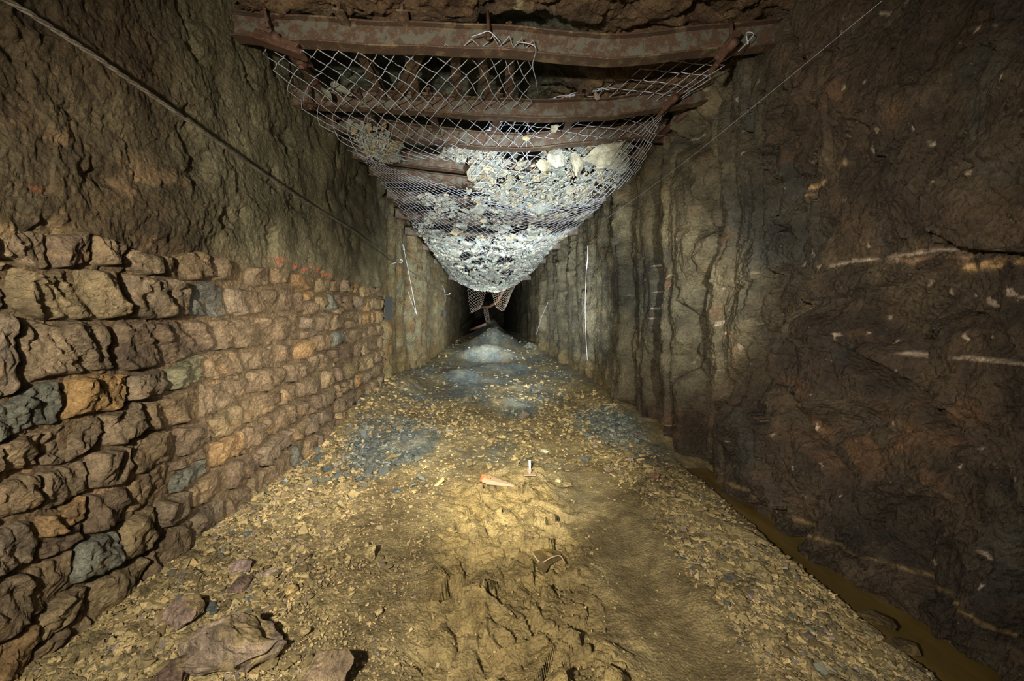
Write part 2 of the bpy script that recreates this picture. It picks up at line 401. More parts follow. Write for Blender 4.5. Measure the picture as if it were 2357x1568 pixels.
def build_right():
    px = np.concatenate([np.linspace(3000, 2440, 16), np.linspace(2430, 1180, 590)])
    Y = (XR)*F/(px-VPX); Y = np.concatenate([[0.3, 0.7], Y, [42, 48, 55, 66]])
    Z = np.linspace(-0.25, ZC+0.5, 430)
    yy, zz = np.meshgrid(Y, Z, indexing='ij')
    far = sst(2.6, 4.2, yy)
    d = far*slabs(yy, zz, 0.30, 1.05, 1)+sst(2.0, 3.2, yy)*slabs(yy, zz+7, 0.10, 0.36, 2)+0.5*far*slabs(yy, zz+3, 0.05, 0.15, 4)
    wy, wz = yy+0.12*perlin(yy*2.5, zz*2.5, 1), zz+0.12*perlin(yy*2.5, zz*2.5, 5)
    nr = 1-far
    d = d+0.16*nr*facet(wy*1.6, wz*1.1, 41)+0.055*facet(wy*3.6+wz*1.2, wz*2.2, 42)*(0.2+0.8*nr)+(0.012+0.014*nr)*facet(wy*9+wz*3, wz*5.0, 43)+0.012*facet(wy*22+wz*8, wz*13, 44)
    d = d+0.05*fbm(yy*1.0, zz*1.0, 2, 3)+0.016*ridged(wy*7, wz*3.0, 4, 4)
    d = d+0.007*fbm(wy*34, wz*20, 4, 3)*sst(9, 4, yy)
    d = d+0.030*terrace(2.4*fbm(wy*1.2+0.5*wz, wz*0.8, 14, 3))*nr+0.03*facet(wy*5+wz*2.5, wz*3.2-wy*0.8, 48, 1.8)*nr+(0.006-0.002*nr)*terrace(4*fbm(wy*4+wz*(0.2+nr), wz*(0.6+nr), 19, 4))
    qx, qy = VPX+XR*F/yy, VPY-(zz-H)*F/yy
    d = d+far*(0.030*facet(wy*6+wz*0.8, wz*1.5, 46)+0.014*ridged(wy*9, wz*2.2, 9, 3))
    # outcrop standing proud of the wall, and the bulge over the channel
    bx, bz = R_pt(1880, 830)
    r = np.hypot((yy-bx)/0.42, (zz-bz)/0.36); d = d+0.17*sst(1.15, 0.7, r+0.12*perlin(yy*5, zz*5))
    bx, bz = R_pt(1760, 1010); r = np.hypot((yy-bx)/0.5, (zz-bz)/0.40); d = d+0.09*sst(1.2, 0.7, r)
    d = lerp(d, 0.35*d-0.03, np.exp(-((yy-3.0)/0.30)**2-((zz-3.6)/0.22)**2))
    for cr in CRACKS_R:
        pts = [R_pt(*p) for p in cr]
        dd, t = polydist(yy+0.035*perlin(yy*6, zz*6, 2), zz, pts); w = 0.030+0.012*perlin(zz*5, 2.2)
        d = d-0.19*np.exp(-(dd/w)**2)*np.sin(np.pi*np.clip(t*0.9+0.05, 0, 1))**0.4
    x = XR-d
    # colour
    brown, dk, olive, blue, orange = lin(80, 62, 40), lin(50, 38, 25), lin(118, 108, 78), lin(66, 70, 66), lin(120, 82, 44)
    u = sst(-0.5, 0.5, fbm(yy*1.4, zz*1.4, 3, 5))[..., None]
    c = lerp(dk, brown, u)
    fo = np.clip(sst(1900, 1560, qx)*0.8*sst(980, 760, qy)+sst(1480, 1350, qx)*0.6+0.3*fbm(yy*2, zz*2, 6, 3), 0, 1)[..., None]
    c = lerp(c, lerp(olive*0.72, olive, u), fo)
    bl = (np.exp(-(((qx-1500)/75)**2+((qy-690)/75)**2))+np.exp(-(((qx-1690)/75)**2+((qy-500)/85)**2))+0.8*np.exp(-(((qx-1440)/40)**2+((qy-640)/60)**2))
          +0.6*np.exp(-(((qx-1800)/60)**2+((qy-560)/80)**2)))
    bl = np.clip(bl+0.5*sst(0.25, 0.7, fbm(yy*2.6, zz*1.6, 16, 4)), 0, 1)[..., None]
    c = lerp(c, blue*0.85, bl*0.8)
    og = np.exp(-(((qx-1990)/110)**2+((qy-1020)/60)**2))+0.9*np.exp(-(((qx-1560)/40)**2+((qy-960)/25)**2))+0.5*sst(0.35, 0.7, fbm(yy*3.3, zz*3.3, 23, 4))
    c = lerp(c, orange, np.clip(og*sst(-0.3, 0.3, fbm(yy*6, zz*6, 5, 3)), 0, 1)[..., None]*0.75)
    # yellow foot of the far slabs
    c = lerp(c, lin(140, 112, 52), (sst(0.75, 0.3, zz)*sst(6, 9, yy)*0.6)[..., None])
    # calcite lines and the high-water mark
    def vein(pts, w, col, brk, strength=0.9):
        nonlocal c
        dd, t = polydist(qx+6*perlin(yy*9, zz*9), qy+9*perlin(yy*5, zz*5, 3)+3*perlin(yy*21, zz*21, 3), pts)
        m = np.exp(-(dd/w)**2)*sst(brk, brk+0.25, perlin(yy*6, zz*14, 8))*strength
        c = lerp(c, col, np.clip(m, 0, 1)[..., None])
    wh = lin(205, 180, 150)
    vein([(1870, 616), (2010, 592), (2180, 574), (2450, 538)], 3.2, wh, -0.25, 0.75)
    vein([(2000, 600), (2090, 600), (2240, 588)], 6, lin(165, 130, 95), -0.2)
    vein([(2030, 813), (2100, 822), (2180, 826), (2357, 840)], 4, wh, 0.0)
    vein([(1510, 656), (1545, 640)], 2, wh, -0.3, 0.6); vein([(1490, 707), (1530, 707)], 2, wh, -0.5, 0.6)
    vein([(1840, 440), (1865, 415), (1950, 370)], 6, lin(190, 150, 90), -0.1)
    for q in ((2215, 612, 34, 9), (2275, 608, 26, 7), (2330, 600, 26, 8)):
        m = np.exp(-((qx-q[0])/q[2])**2-((qy-q[1]-(qx-q[0])*0.05)/q[3])**2)*sst(-0.35, 0.1, perlin(yy*12, zz*12, 3))
        c = lerp(c, lin(225, 175, 105), np.clip(m*1.6, 0, 1)[..., None])
    vein([(1640, 1085), (1760, 1150), (1850, 1205), (1950, 1262), (2100, 1342), (2250, 1440), (2400, 1560)], 3.2, lin(150, 120, 60), -0.3, 0.6)
    sp = sst(0.72, 0.82, fbm(yy*16, zz*11, 31, 4)*sst(10, 5, yy))[..., None]
    c = lerp(c, wh, sp*0.6)
    V = np.stack([x, yy, zz], -1).reshape(-1, 3)
    o = link('wall_right', mesh_np('wall_right', V, gridfaces(len(Y), len(Z), True), c.reshape(-1, 3)), M['wall_r']); o['kind'] = 'structure'
build_right()

# courses of the dry-stone wall, heights above the floor at three distances
KY = np.array([1.2, 2.8, 7.4])
LINES = [[.37, .44, .60], [.21, .26, .40], [.0, .0, .17], [-.30, -.26, -.08], [-.50, -.45, -.30], [-.66, -.66, -.55], [-.82, -.88, -.78], [-1.05, -1.08, -1.0], [-1.28, -1.30, -1.22], [-1.60, -1.60, -1.52]]
def course(i, y):
    return H+np.interp(y, KY, LINES[i])+0.045*perlin(np.asarray(y)*1.7, i*3.3+0.5)+0.022*perlin(np.asarray(y)*6, i*3.3+0.7)
MAS_END = 7.35
def build_left():
    px = np.concatenate([np.linspace(-700, -70, 16), np.linspace(-60, 1068, 500)])
    Y = XL*F/(px-VPX); Y = np.concatenate([[0.3, 0.7], Y, [38, 46, 55, 66]])
    Z = np.linspace(-0.25, ZC+0.5, 370)
    yy, zz = np.meshgrid(Y, Z, indexing='ij')
    far = sst(7.2, 7.7, yy+0.15*perlin(zz*2, 3.0))
    top = H+np.interp(yy, KY, [.34, .42, .58])+0.10*fbm(yy*2.5, 0.5, 1, 3)
    mas = sst(top+0.05, top-0.05, zz)*(1-far)
    wy, wz = yy+0.10*perlin(yy*3, zz*3, 1), zz+0.10*perlin(yy*3, zz*3, 5)
    # far rock
    dr = 0.012*terrace(4*fbm(yy*3+zz, zz*1.3, 19, 4))+slabs(yy, zz, 0.24, 1.0, 5)+slabs(yy, zz+3, 0.06, 0.27, 6)+0.03*facet(wy*4, wz*2, 51)+0.012*facet(wy*11, wz*5, 52)-0.02
    # plastered upper wall
    dp = 0.06*fbm(yy*1.1, zz*1.1, 8, 3)+0.015*fbm(wy*4, wz*4, 3, 4)+0.014*facet(wy*2.3, wz*2.8, 53)+0.010*facet(wy*8+wz*4, wz*6, 54)*sst(-0.1, 0.3, perlin(yy*1.5, zz*1.5, 9))
    pit = sst(0.25, 0.6, fbm(yy*3.2, zz*3.2, 13, 4)); dp = dp-0.035*pit
    dp = dp+0.008*fbm(yy*30, zz*30, 2, 3)*sst(7, 4, yy)+0.007*fbm(yy*14, zz*9, 6, 3)
    dp = dp+0.006*terrace(3*fbm(yy*2+zz*2, zz*1.5-yy, 19, 4))
    bump = sst(0.40, 0.15, np.hypot((yy-R_left(880, 420)[0])/1.0, (zz-R_left(880, 420)[1])/0.9)); dp = dp+0.10*bump*(1-far)
    dm = -0.03+0.02*facet(wy*6, wz*6, 55)+0.008*fbm(yy*25, zz*25, 4, 3)
    d = lerp(lerp(dp, dm, mas), dr, far)
    # soil toe
    x = XL+d
    qx = VPX+XL*F/yy; qy = VPY-(zz-H)*F/yy
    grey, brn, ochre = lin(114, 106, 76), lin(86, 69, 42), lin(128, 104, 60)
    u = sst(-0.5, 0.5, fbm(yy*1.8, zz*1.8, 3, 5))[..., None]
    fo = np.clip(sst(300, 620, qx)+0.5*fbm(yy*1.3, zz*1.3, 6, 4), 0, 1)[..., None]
    c = lerp(lerp(brn*0.62, brn*0.95, u), lerp(grey*0.85, grey*1.15, u), fo)  # near-left brown darkened beyond its own tone, for the weaker light there
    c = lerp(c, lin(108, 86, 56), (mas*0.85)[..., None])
    rk = lerp(lin(128, 104, 62), lin(136, 126, 92), u)
    rk = lerp(rk, lin(142, 116, 56), (sst(0.9, 0.3, zz)*0.5)[..., None])
    c = lerp(c, rk, far[..., None])
    pale = sst(0.2, 0.55, fbm(yy*3, zz*4, 33, 4))*sst(top+0.75, top+0.1, zz)*(1-far)*sst(650, 250, qx)
    c = lerp(c, lin(168, 130, 84), (pale*0.6)[..., None])
    org = (np.exp(-((qy-(590+(qx-600)*0.27))/7)**2)*sst(590, 620, qx)*sst(780, 750, qx)+np.exp(-(((qx-60)/50)**2+((qy-430)/12)**2))*0.6)*sst(0.0, 0.4, perlin(yy*9, zz*20, 3))
    c = lerp(c, lin(190, 84, 36), np.clip(org, 0, 1)[..., None])
    m2 = np.exp(-((qx-60)/110)**2-((qy-535)/22)**2)*sst(-0.3, 0.2, perlin(yy*8, zz*8, 6))
    c = lerp(c, lin(175, 142, 90), np.clip(m2, 0, 1)[..., None]*0.8)
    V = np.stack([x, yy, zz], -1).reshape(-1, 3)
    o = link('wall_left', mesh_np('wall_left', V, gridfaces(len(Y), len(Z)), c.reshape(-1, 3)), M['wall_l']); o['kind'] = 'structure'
    return o
def R_left(px, py):
    Y = XL*F/(px-VPX); return Y, H-(py-VPY)/F*Y
WALL_L = build_left()

JOINTS = {0: [-90, -25, 110, 200, 290, 365, 478, 530, 565], 1: [-110, 20, 288, 425, 520, 565, 640], 2: [-90, 38, 258, 482, 585, 690],
          3: [-140, -55, 145, 292, 372, 472, 560], 4: [-100, 0, 95, 240, 330, 455, 540], 5: [-120, -20, 92, 205, 300, 400, 480, 560],
          6: [-140, -40, 90, 200, 285, 395, 480], 7: [-80, 60, 160, 275, 365, 440], 8: [-60, 80, 200, 330]}
def make_stone(y0, y1, row, special=None, t0=0.0, t1=1.0):
    rr = random.Random(int(y0*1000)+row*77+int(t0*50))
    w = y1-y0
    nu = int(np.clip(F*abs(XL)*w/(((y0+y1)/2)**2)/5.0, 8, 44)); nv = int(np.clip(nu*0.7, 8, 26))
    s = np.linspace(-1, 1, nu)[:, None]*np.ones((1, nv)); t = np.linspace(-1, 1, nv)[None, :]*np.ones((nu, 1))
    ax, ay = s.copy(), t.copy()
    yc, zc = (y0+y1)/2, 0
    gap = 0.001+0.004*rr.random(); lean = rr.uniform(-0.25, 0.25)
    # round the corners by pulling them in, unevenly
    cr = 0.05+0.09*rr.random()
    a2 = ax*(1-cr*np.abs(ay)**3*(0.6+0.8*rr.random())); b2 = ay*(1-cr*np.abs(ax)**3)
    Y = yc+a2*(w/2-gap)
    lo, hi = course(row+1, Y), course(row, Y)
    lo, hi = lerp(lo, hi, t0), lerp(lo, hi, t1)
    zm = (lo+hi)/2; hh = (hi-lo)/2
    Y = Y+lean*b2*0.12*hh*4*0.5
    k = int(rr.random()*900); sl = rr.choice([-1, 0.4, 1, 1])
    Z = zm+b2*(hh-gap)
    Y = Y+0.04*perlin(Y*6, Z*6, 0.5)+0.012*perlin(Y*16, Z*16, k+0.5); Z = Z+0.03*perlin(Y*5, Z*5, 7.5)+0.010*perlin(Y*16, Z*16, k+7.5)
    e = np.maximum(np.abs(ax), np.abs(ay)); edge = sst(1.0, 0.80, e)
    prot = 0.012+0.040*rr.random()
    q = Z*0.6+Y
    d = prot*edge+edge**0.5*(0.032*facet(Y*7+Z*2, Z*6, 60+k % 9)+0.016*facet(Y*17+Z*7, Z*9, 70+k % 9)+0.026*ridged(Y*11+Z*6*sl, Z*4, k+0.1, 4)*(0.5+rr.random()*0.8)-0.012)
    d = d+edge**0.5*(0.014*terrace(3.5*fbm(Y*7+Z*5*sl, Z*4, k+0.7, 4)))
    X = XL-0.06*(1-sst(1.0, 0.93, e))+d-0.010
    base = rr.choice([lin(116, 96, 68), lin(120, 98, 66), lin(112, 92, 64), lin(126, 106, 70), lin(106, 86, 62), lin(116, 98, 74)])
    if special is not None: base = special
    elif rr.random() < 0.03: base = lin(104, 102, 86)
    elif rr.random() < 0.06: base = lin(142, 110, 64)
    u = sst(-0.4, 0.4, fbm(Y*5, Z*5, k+0.3, 3))[..., None]
    c = lerp(base*0.85, base*1.15, u)
    # iron-yellow bedding streak
    st = np.exp(-((Z-zm+0.3*hh+0.1*(Y-yc))/(0.12*hh))**2)*(rr.random() < 0.45)*sst(-0.2, 0.3, perlin(Y*7, Z*7, k))
    c = lerp(c, lin(158, 116, 54), st[..., None]*0.6)
    org = np.array([XL, yc, float(zm.mean())])
    V = np.stack([X, Y, Z], -1).reshape(-1, 3)-org
    o = link('stone', mesh_np('stone', V, gridfaces(nu, nv), c.reshape(-1, 3)), M['stone'], WALL_L, org)
    return o
def build_masonry():
    rr = random.Random(5)
    spec = {(3, 1): lin(96, 94, 78), (3, 2): lin(140, 106, 54), (3, 4): lin(116, 110, 78), (1, 3): lin(100, 96, 84), (1, 2): lin(112, 94, 68)}
    for row in range(9):
        ys = [XL*F/(p-VPX) for p in JOINTS[row]]
        while ys[-1] < MAS_END-0.12:
            ys.append(ys[-1]+rr.choice([0.16, 0.26, 0.34, 0.42, 0.52, 0.66])*rr.uniform(0.85, 1.15)*(0.85 if row in (0, 1) else 1))
        ys[-1] = MAS_END+rr.uniform(-0.06, 0.08)
        for i in range(len(ys)-1):
            if row == 0 and rr.random() < 0.12: continue
            y0, y1 = ys[i], ys[i+1]
            if y1 < 1.42: continue
            if y1-y0 < 0.42 and row > 0 and rr.random() < 0.16 and (row, i) not in spec:
                q = rr.uniform(0.38, 0.62); make_stone(y0, y1, row, None, 0, q); make_stone(y0, y1, row, None, q, 1)
            else: make_stone(y0, y1, row, spec.get((row, i)))
build_masonry()

# ------------------------------------------------------------------ roof
def build_roof():
    Y = np.concatenate([np.linspace(0.4, 2.4, 30), np.linspace(2.42, 6, 190), np.linspace(6.1, 66, 60)])
    X = np.linspace(-2.6, 2.8, 240)
    yy, xx = np.meshgrid(Y, X, indexing='ij')
    z = ZC+0.02+0.42*sst(3.0, 3.25, yy)*sst(1.1, 0.3, xx)+0.10*sst(3.0, 3.3, yy)*sst(0.3, 1.1, xx)+0.25*sst(4.1, 4.6, yy)*sst(0.3, 1.0, xx)
    wx, wy = xx+0.1*perlin(xx*3, yy*3, 1), yy+0.1*perlin(xx*3, yy*3, 5)
    z = z+0.10*facet(wx*1.3, wy*1.8, 81)+0.06*facet(wx*3.5+wy, wy*4.5, 82)+0.03*facet(wx*8, wy*11, 83)+0.012*facet(wx*20, wy*26, 84)+0.05*fbm(xx*1.2, yy*1.2, 3, 3)
    z = z+0.05*ridged(wx*2.0+wy, wy*4, 2, 3)
    u = sst(-0.5, 0.5, fbm(xx*2, yy*2, 3, 4))[..., None]
    c = lerp(lin(84, 60, 36), lin(112, 86, 54), u)
    c = lerp(c, lerp(lin(70, 78, 66), lin(92, 98, 82), u), (sst(2.9, 3.3, yy)*sst(1.2, 0.4, xx))[..., None]*0.9)
    dd, _ = polydist(xx+0.02*perlin(xx*8, yy*8), yy, [(0.24, 2.5), (0.225, 3.05)])
    c = lerp(c, lin(205, 185, 130), (np.exp(-(dd/0.022)**2)*sst(-0.4, 0.0, perlin(xx*20, yy*20, 3)))[..., None])
    V = np.stack([xx, yy, z], -1).reshape(-1, 3)
    o = link('ceiling', mesh_np('ceiling', V, gridfaces(len(Y), len(X)), c.reshape(-1, 3)), M['roof']); o['kind'] = 'structure'
build_roof()
def end_wall():
    X = np.linspace(-2.6, 2.8, 30); Z = np.linspace(-0.3, ZC+0.6, 26)
    xx, zz = np.meshgrid(X, Z, indexing='ij'); y = 60+0.8*fbm(xx, zz, 3, 3)
    o = link('wall_end', mesh_np('wall_end', np.stack([xx, y, zz], -1).reshape(-1, 3), gridfaces(30, 26), np.tile(lin(80, 66, 44), (780, 1))), M['wall_r']); o['kind'] = 'structure'
    y = -3.5+0.4*fbm(xx, zz, 5, 3)
    o = link('wall_back', mesh_np('wall_back', np.stack([xx, y, zz], -1).reshape(-1, 3), gridfaces(30, 26, True), np.tile(lin(60, 46, 30), (780, 1))), M['wall_r']); o['kind'] = 'structure'
end_wall()

# ------------------------------------------------------------------ steel roof beams
def spline(pts, n):
    pts = np.asarray(pts, float); m = len(pts); t = np.linspace(0, m-1, n); i = np.minimum(t.astype(int), m-2); f = (t-i)[:, None]
    g = lambda j: pts[np.clip(j, 0, m-1)]
    p0, p1, p2, p3 = g(i-1), g(i), g(i+1), g(i+2)
    return 0.5*((2*p1)+(-p0+p2)*f+(2*p0-5*p1+4*p2-p3)*f*f+(-p0+3*p1-3*p2+p3)*f**3)
def strip(P, dy, dz, y0, z0):
    """box section swept along P: dy deep, dz tall, centred at y0, z0"""
    n = len(P); V = []
    for p in P:
        for sy, sz in ((-1, -1), (1, -1), (1, 1), (-1, 1)):
            V.append((p[0], p[1]+y0+sy*dy/2, p[2]+z0+sz*dz/2))
    Fq = [(i*4+j, i*4+(j+1) % 4, (i+1)*4+(j+1) % 4, (i+1)*4+j) for i in range(n-1) for j in range(4)]
    return V, Fq+[(3, 2, 1, 0), (n*4-4, n*4-3, n*4-2, n*4-1)]
def beam(pts, label, h=0.19, d=0.105, clamp=None, kink=None):
    P = spline([P3(*p) for p in pts], 60)
    for p in P: p[2] += 0.004*math.sin(p[0]*9)
    if kink is not None: P[:, 2] -= 0.035*np.exp(-np.abs(P[:, 0]-kink)/0.35)
    root = empty('steel_beam', tuple(P[30])); P = P-P[30]
    tag(root, label, 'beam', 'steel beams carrying the roof')
    root['kind'] = 'thing'
    for nm, dy, dz, z0, mt in (('web', 0.012, h-0.02, 0, 'web'), ('flange', d, 0.014, h/2-0.007, 'steel'), ('flange', d, 0.014, -h/2+0.007, 'steel')):
        b = MB(); b.add(*strip(P, dy, dz, 0, z0)); b.build(nm, M[mt], root, bevel=0.003)
    return root, P
BEAMS = [
 ([(540, 62, 3.0), (850, 84, 3.0), (1130, 94, 3.0), (1400, 108, 3.0), (1600, 96, 3.0), (1788, 80, 3.0)], 'nearest rusty steel beam with a grey painted web, kinked over the net', 0.9),
 ([(662, 226, 4.02), (850, 232, 4.02), (1050, 246, 4.02), (1200, 254, 4.02), (1400, 250, 4.02), (1622, 216, 4.02)], 'second rusty steel beam, crossing behind the loose upper netting', None),
 ([(745, 282, 4.75), (900, 300, 4.75), (1050, 318, 4.75), (1200, 328, 4.75), (1400, 308, 4.75), (1545, 296, 4.75)], 'third rusty steel beam, just above the pale stone pile in the net', None),
 ([(812, 352, 5.45), (950, 368, 5.45), (1100, 384, 5.45), (1250, 386, 5.45), (1485, 352, 5.45)], 'fourth rusty steel beam, partly buried by the stones in the net', None),
 ([(850, 392, 6.1), (960, 408, 6.1), (1100, 424, 6.1), (1250, 424, 6.1), (1430, 404, 6.1)], 'fifth rusty beam seen below the left stone pile, muddy grey', None),
 ([(890, 446, 7.0), (1000, 462, 7.0), (1120, 470, 7.0), (1250, 466, 7.0), (1395, 452, 7.0)], 'sixth rusty beam, behind the first stone hammock', None),
 ([(910, 492, 8.1), (1000, 504, 8.1), (1120, 508, 8.1), (1250, 504, 8.1), (1365, 492, 8.1)], 'seventh rusty beam, dark above the second sagging net', None),
 ([(932, 532, 9.5), (1020, 540, 9.5), (1130, 546, 9.5), (1330, 532, 9.5)], 'eighth rusty beam, showing through the gap in the second net', None),
 ([(966, 568, 11.6), (1130, 578, 11.6), (1290, 566, 11.6)], 'ninth rusty beam, seen through the hole above the far stone bag', None),
 ([(998, 602, 14.6), (1125, 608, 14.6), (1256, 600, 14.6)], 'tenth rusty beam, behind the far stone bag', None),
 ([(1032, 640, 19.5), (1125, 644, 19.5), (1222, 640, 19.5)], 'farthest rusty beam, above the hanging net flaps', None)]
for pts, lab, kink in BEAMS:
    beam(pts, lab, kink=kink)
def hexnut(b, c, r, h, axis='z', n=6):
    V = []
    for k in (-1, 1):
        for j in range(n):
            a = 2*math.pi*j/n; u, v, w = r*math.cos(a), r*math.sin(a), k*h/2
            V.append((c[0]+u, c[1]+v, c[2]+w) if axis == 'z' else ((c[0]+u, c[1]+w, c[2]+v) if axis == 'y' else (c[0]+w, c[1]+u, c[2]+v)))
    b.add(V, [tuple(range(n))[::-1], tuple(range(n, 2*n))]+[(j, (j+1) % n, n+(j+1) % n, n+j) for j in range(n)])
def bolt(p0, p1, label, r=0.012, nut=True, plate=None):
    p0 = np.array(p0); p1 = np.array(p1)
    root = empty('rock_bolt', tuple(p1)); tag(root, label, 'bolt', 'rusty bolts hanging from the roof')
    b = MB(); b.tube([p0-p1, (p0-p1)*0.5+np.array([0.004, 0, 0]), (0, 0, 0)], r, 8); b.build('rod', M['rust'], root, smooth=True)
    if nut:
        b = MB(); hexnut(b, (0, 0, 0.03), r*2.0, 0.03); b.build('nut', M['rust'], root)
    if plate:
        b = MB(); b.box((0, 0, 0.055), (plate, plate*0.9, 0.010)); b.build('plate', M['rust'], root, bevel=0.002)
    return root
bolt(P3(596, -30, 2.86), P3(617, 63, 2.86), 'thin steel rod crossing the left end of the nearest beam', 0.012, False)
bolt(P3(1122, 25, 2.90), P3(1124, 92, 2.90), 'steel rod with a nut holding the net at mid span of the nearest beam', 0.013)
bolt(P3(1682, 42, 2.90), P3(1683, 103, 2.90), 'rusty rod with a nut at the right clamp of the nearest beam', 0.014)
bolt(P3(688, 118, 3.12), P3(694, 158, 3.12), 'short thick rusty bolt under the left clamp of the nearest beam', 0.020, True, 0.14)
bolt(P3(711, 165, 3.85), P3(714, 253, 3.85), 'long rusty bolt at the left end of the second beam', 0.014, True, 0.10)
bolt(P3(765, 255, 4.5), P3(767, 281, 4.5), 'short rusty bolt between second and third beam at the left wall', 0.015, True, 0.12)
bolt(P3(904, 395, 5.8), P3(905, 418, 5.8), 'rusty bolt with a plate beside the fifth beam at the left wall', 0.03, True, 0.14)
bolt(P3(920, 438, 6.6), P3(921, 452, 6.6), 'rusty bolt and plate over the left edge of the fine net', 0.03, True, 0.14)
bolt(P3(938, 480, 7.6), P3(939, 500, 7.6), 'lowest rusty bolt and plate in the row down the left wall', 0.035, True, 0.2)
bolt(P3(1132, 478, 7.0), P3(1134, 500, 7.0), 'rusty bolt with a plate in the middle of the second net', 0.03, True, 0.12)
def clamp(c, ang, L, label, loc):
    root = empty('beam_clamp', tuple(loc)); tag(root, label, 'clamp', 'rusty clamps at the beam ends')
    R = Euler((0, ang, 0)).to_matrix()
    b = MB(); b.box((0, 0, 0), (L, 0.10, 0.035), R); b.box((0, -0.03, 0.03), (L*0.8, 0.03, 0.06), R); b.build('jaw', M['rust'], root, bevel=0.008)
    b = MB(); b.tube([(0.02, -0.10, 0.02), (0.02, 0.05, 0.02)], 0.03, 8); b.build('nut', M['rust'], root, smooth=True)
clamp(None, 2.2, 0.30, 'heavy rusty clamp on the right end of the nearest beam', P3(1668, 122, 2.93))
clamp(None, 2.35, 0.30, 'heavy rusty clamp on the right end of the second beam', P3(1542, 240, 3.9))
clamp(None, -2.8, 0.42, 'rusty angle clamp under the left end of the nearest beam', P3(640, 108, 2.96))
# short rail end and bar at the right wall
def bar(pts, r, label, name='steel_bar', mat='rust', cat='bar', group='loose steel bars'):
    P = np.array([P3(*p) for p in pts]); c = P[len(P)//2]
    b = MB(); b.tube(P-c, r, 9); o = b.build(name, M[mat], None, tuple(c), True); tag(o, label, cat, group); return o
bar([(1500, 322, 4.9), (1575, 323, 4.6)], 0.035, 'stout rusty bar driven into the right wall below the clamps')
bar([(1515, 316, 4.8), (1590, 250, 4.3)], 0.04, 'slanting rusty bar under the right end of the second beam')
bar([(1168, 558, 10.5), (1222, 546, 10.5)], 0.055, 'rusty pipe showing through the hole in the far net')
bar([(1218, 632, 13.5), (1246, 572, 12.0)], 0.035, 'thin rusty bar propped at the right edge of the far stone bag')
bar([(1190, 640, 15), (1215, 618, 14), (1238, 600, 13)], 0.03, 'rusty rod following the right rim of the far stone bag')
bar([(1098, 708, 18), (1128, 706, 17.5), (1146, 694, 16.8), (1162, 662, 15.6)], 0.06, 'bent rusty channel hanging between the two net flaps')
bar([(1082, 760, 18.5), (1119, 746, 17.8)], 0.06, 'long rusty bar lying across the farthest rubble mound')

# lagging: old rails laid lengthwise over the beams
def lagging(x0, y0, x1, y1, z, label, w=0.085, t=0.055, mat='steel', roll=0.0):
    A, B = np.array([x0, y0, z]), np.array([x1, y1, z+0.01]); c = (A+B)/2; D = B-A; L = np.linalg.norm(D)
    root = empty('lagging_rail', tuple(c)); root.rotation_euler = (0, roll, math.atan2(-D[0], D[1])); tag(root, label, 'rail', 'old rails laid over the beams')
    b = MB(); b.box((0, 0, 0.03), (w*0.55, L, 0.02)); b.build('head', M[mat], root, bevel=0.004)
    b = MB(); b.box((0, 0, 0), (0.018, L, t)); b.build('web', M[mat], root)
    b = MB(); b.box((0, 0, -0.03), (w, L, 0.012)); b.build('foot', M[mat], root, bevel=0.003)
ZB = H+2.09+0.095+0.045
for i, (x0, y0, x1, y1, r, lab) in enumerate([
    (-1.62, 2.95, -1.62, 4.1, 0.0, 'old rail over the beams nearest the left wall'),
    (-1.07, 2.84, -1.05, 4.15, 0.2, 'old rail poking out above the nearest beam, leftmost of the two'),
    (-0.62, 2.84, -0.74, 4.15, 0.0, 'old rail poking out above the nearest beam, right of the first'),
    (-0.42, 3.05, -0.98, 4.1, 0.3, 'slanting old rail crossing between the first two beams'),
    (-0.28, 3.05, -0.30, 4.1, 0.0, 'old rail behind the torn centre of the net'),
    (-0.10, 3.05, 0.02, 4.1, 0.0, 'old rail just left of the net\'s centre bolt'),
    (0.16, 3.05, 0.20, 4.1, -0.2, 'old rail just right of the net\'s centre bolt'),
    (-1.30, 3.9, -1.30, 5.5, 0.0, 'old rail from second to fourth beam, left side'),
    (-0.60, 3.9, -0.62, 5.5, 0.0, 'old rail from second to fourth beam, left of centre'),
    (0.10, 3.9, 0.05, 5.5, 0.0, 'old rail from second to fourth beam, at centre'),
    (0.90, 3.9, 0.90, 5.5, 0.0, 'old rail from second to fourth beam, right side')]):
    lagging(x0, y0, x1, y1, ZB+0.005*i % 0.01, lab, roll=r)

# ------------------------------------------------------------------ wire netting
def patch(ctrl):
    """smooth surface through a grid of (px, py, Y) points: returns f(u, v) -> xyz, u along a row, v across rows"""
    C = np.array([[P3(*p) for p in row] for row in ctrl]); nv, nu = C.shape[:2]
    def cr(P, t):          # Catmull-Rom along axis 0 for arrays of t
        m = len(P); t = np.clip(t, 0, 1)*(m-1); i = np.minimum(t.astype(int), m-2); f = (t-i)
        return i, f
    def w(f): return [(-f+2*f**2-f**3)/2, (2-5*f**2+3*f**3)/2, (f+4*f**2-3*f**3)/2, (-f**2+f**3)/2]
    def fn(u, v):
        u, v = np.broadcast_arrays(np.asarray(u, float), np.asarray(v, float))
        iu, fu = cr(np.zeros(nu), u); iv, fv = cr(np.zeros(nv), v); wu, wv = w(fu), w(fv)
        Cx = np.concatenate([2*C[:, :1]-C[:, 1:2], C, 2*C[:, -1:]-C[:, -2:-1]], 1)
        Cx = np.concatenate([2*Cx[:1]-Cx[1:2], Cx, 2*Cx[-1:]-Cx[-2:-1]], 0)
        r = 0
        for a in range(4):
            for b in range(4):
                r = r+Cx[iv+b, iu+a]*(wu[a]*wv[b])[..., None]
        return r
    return fn
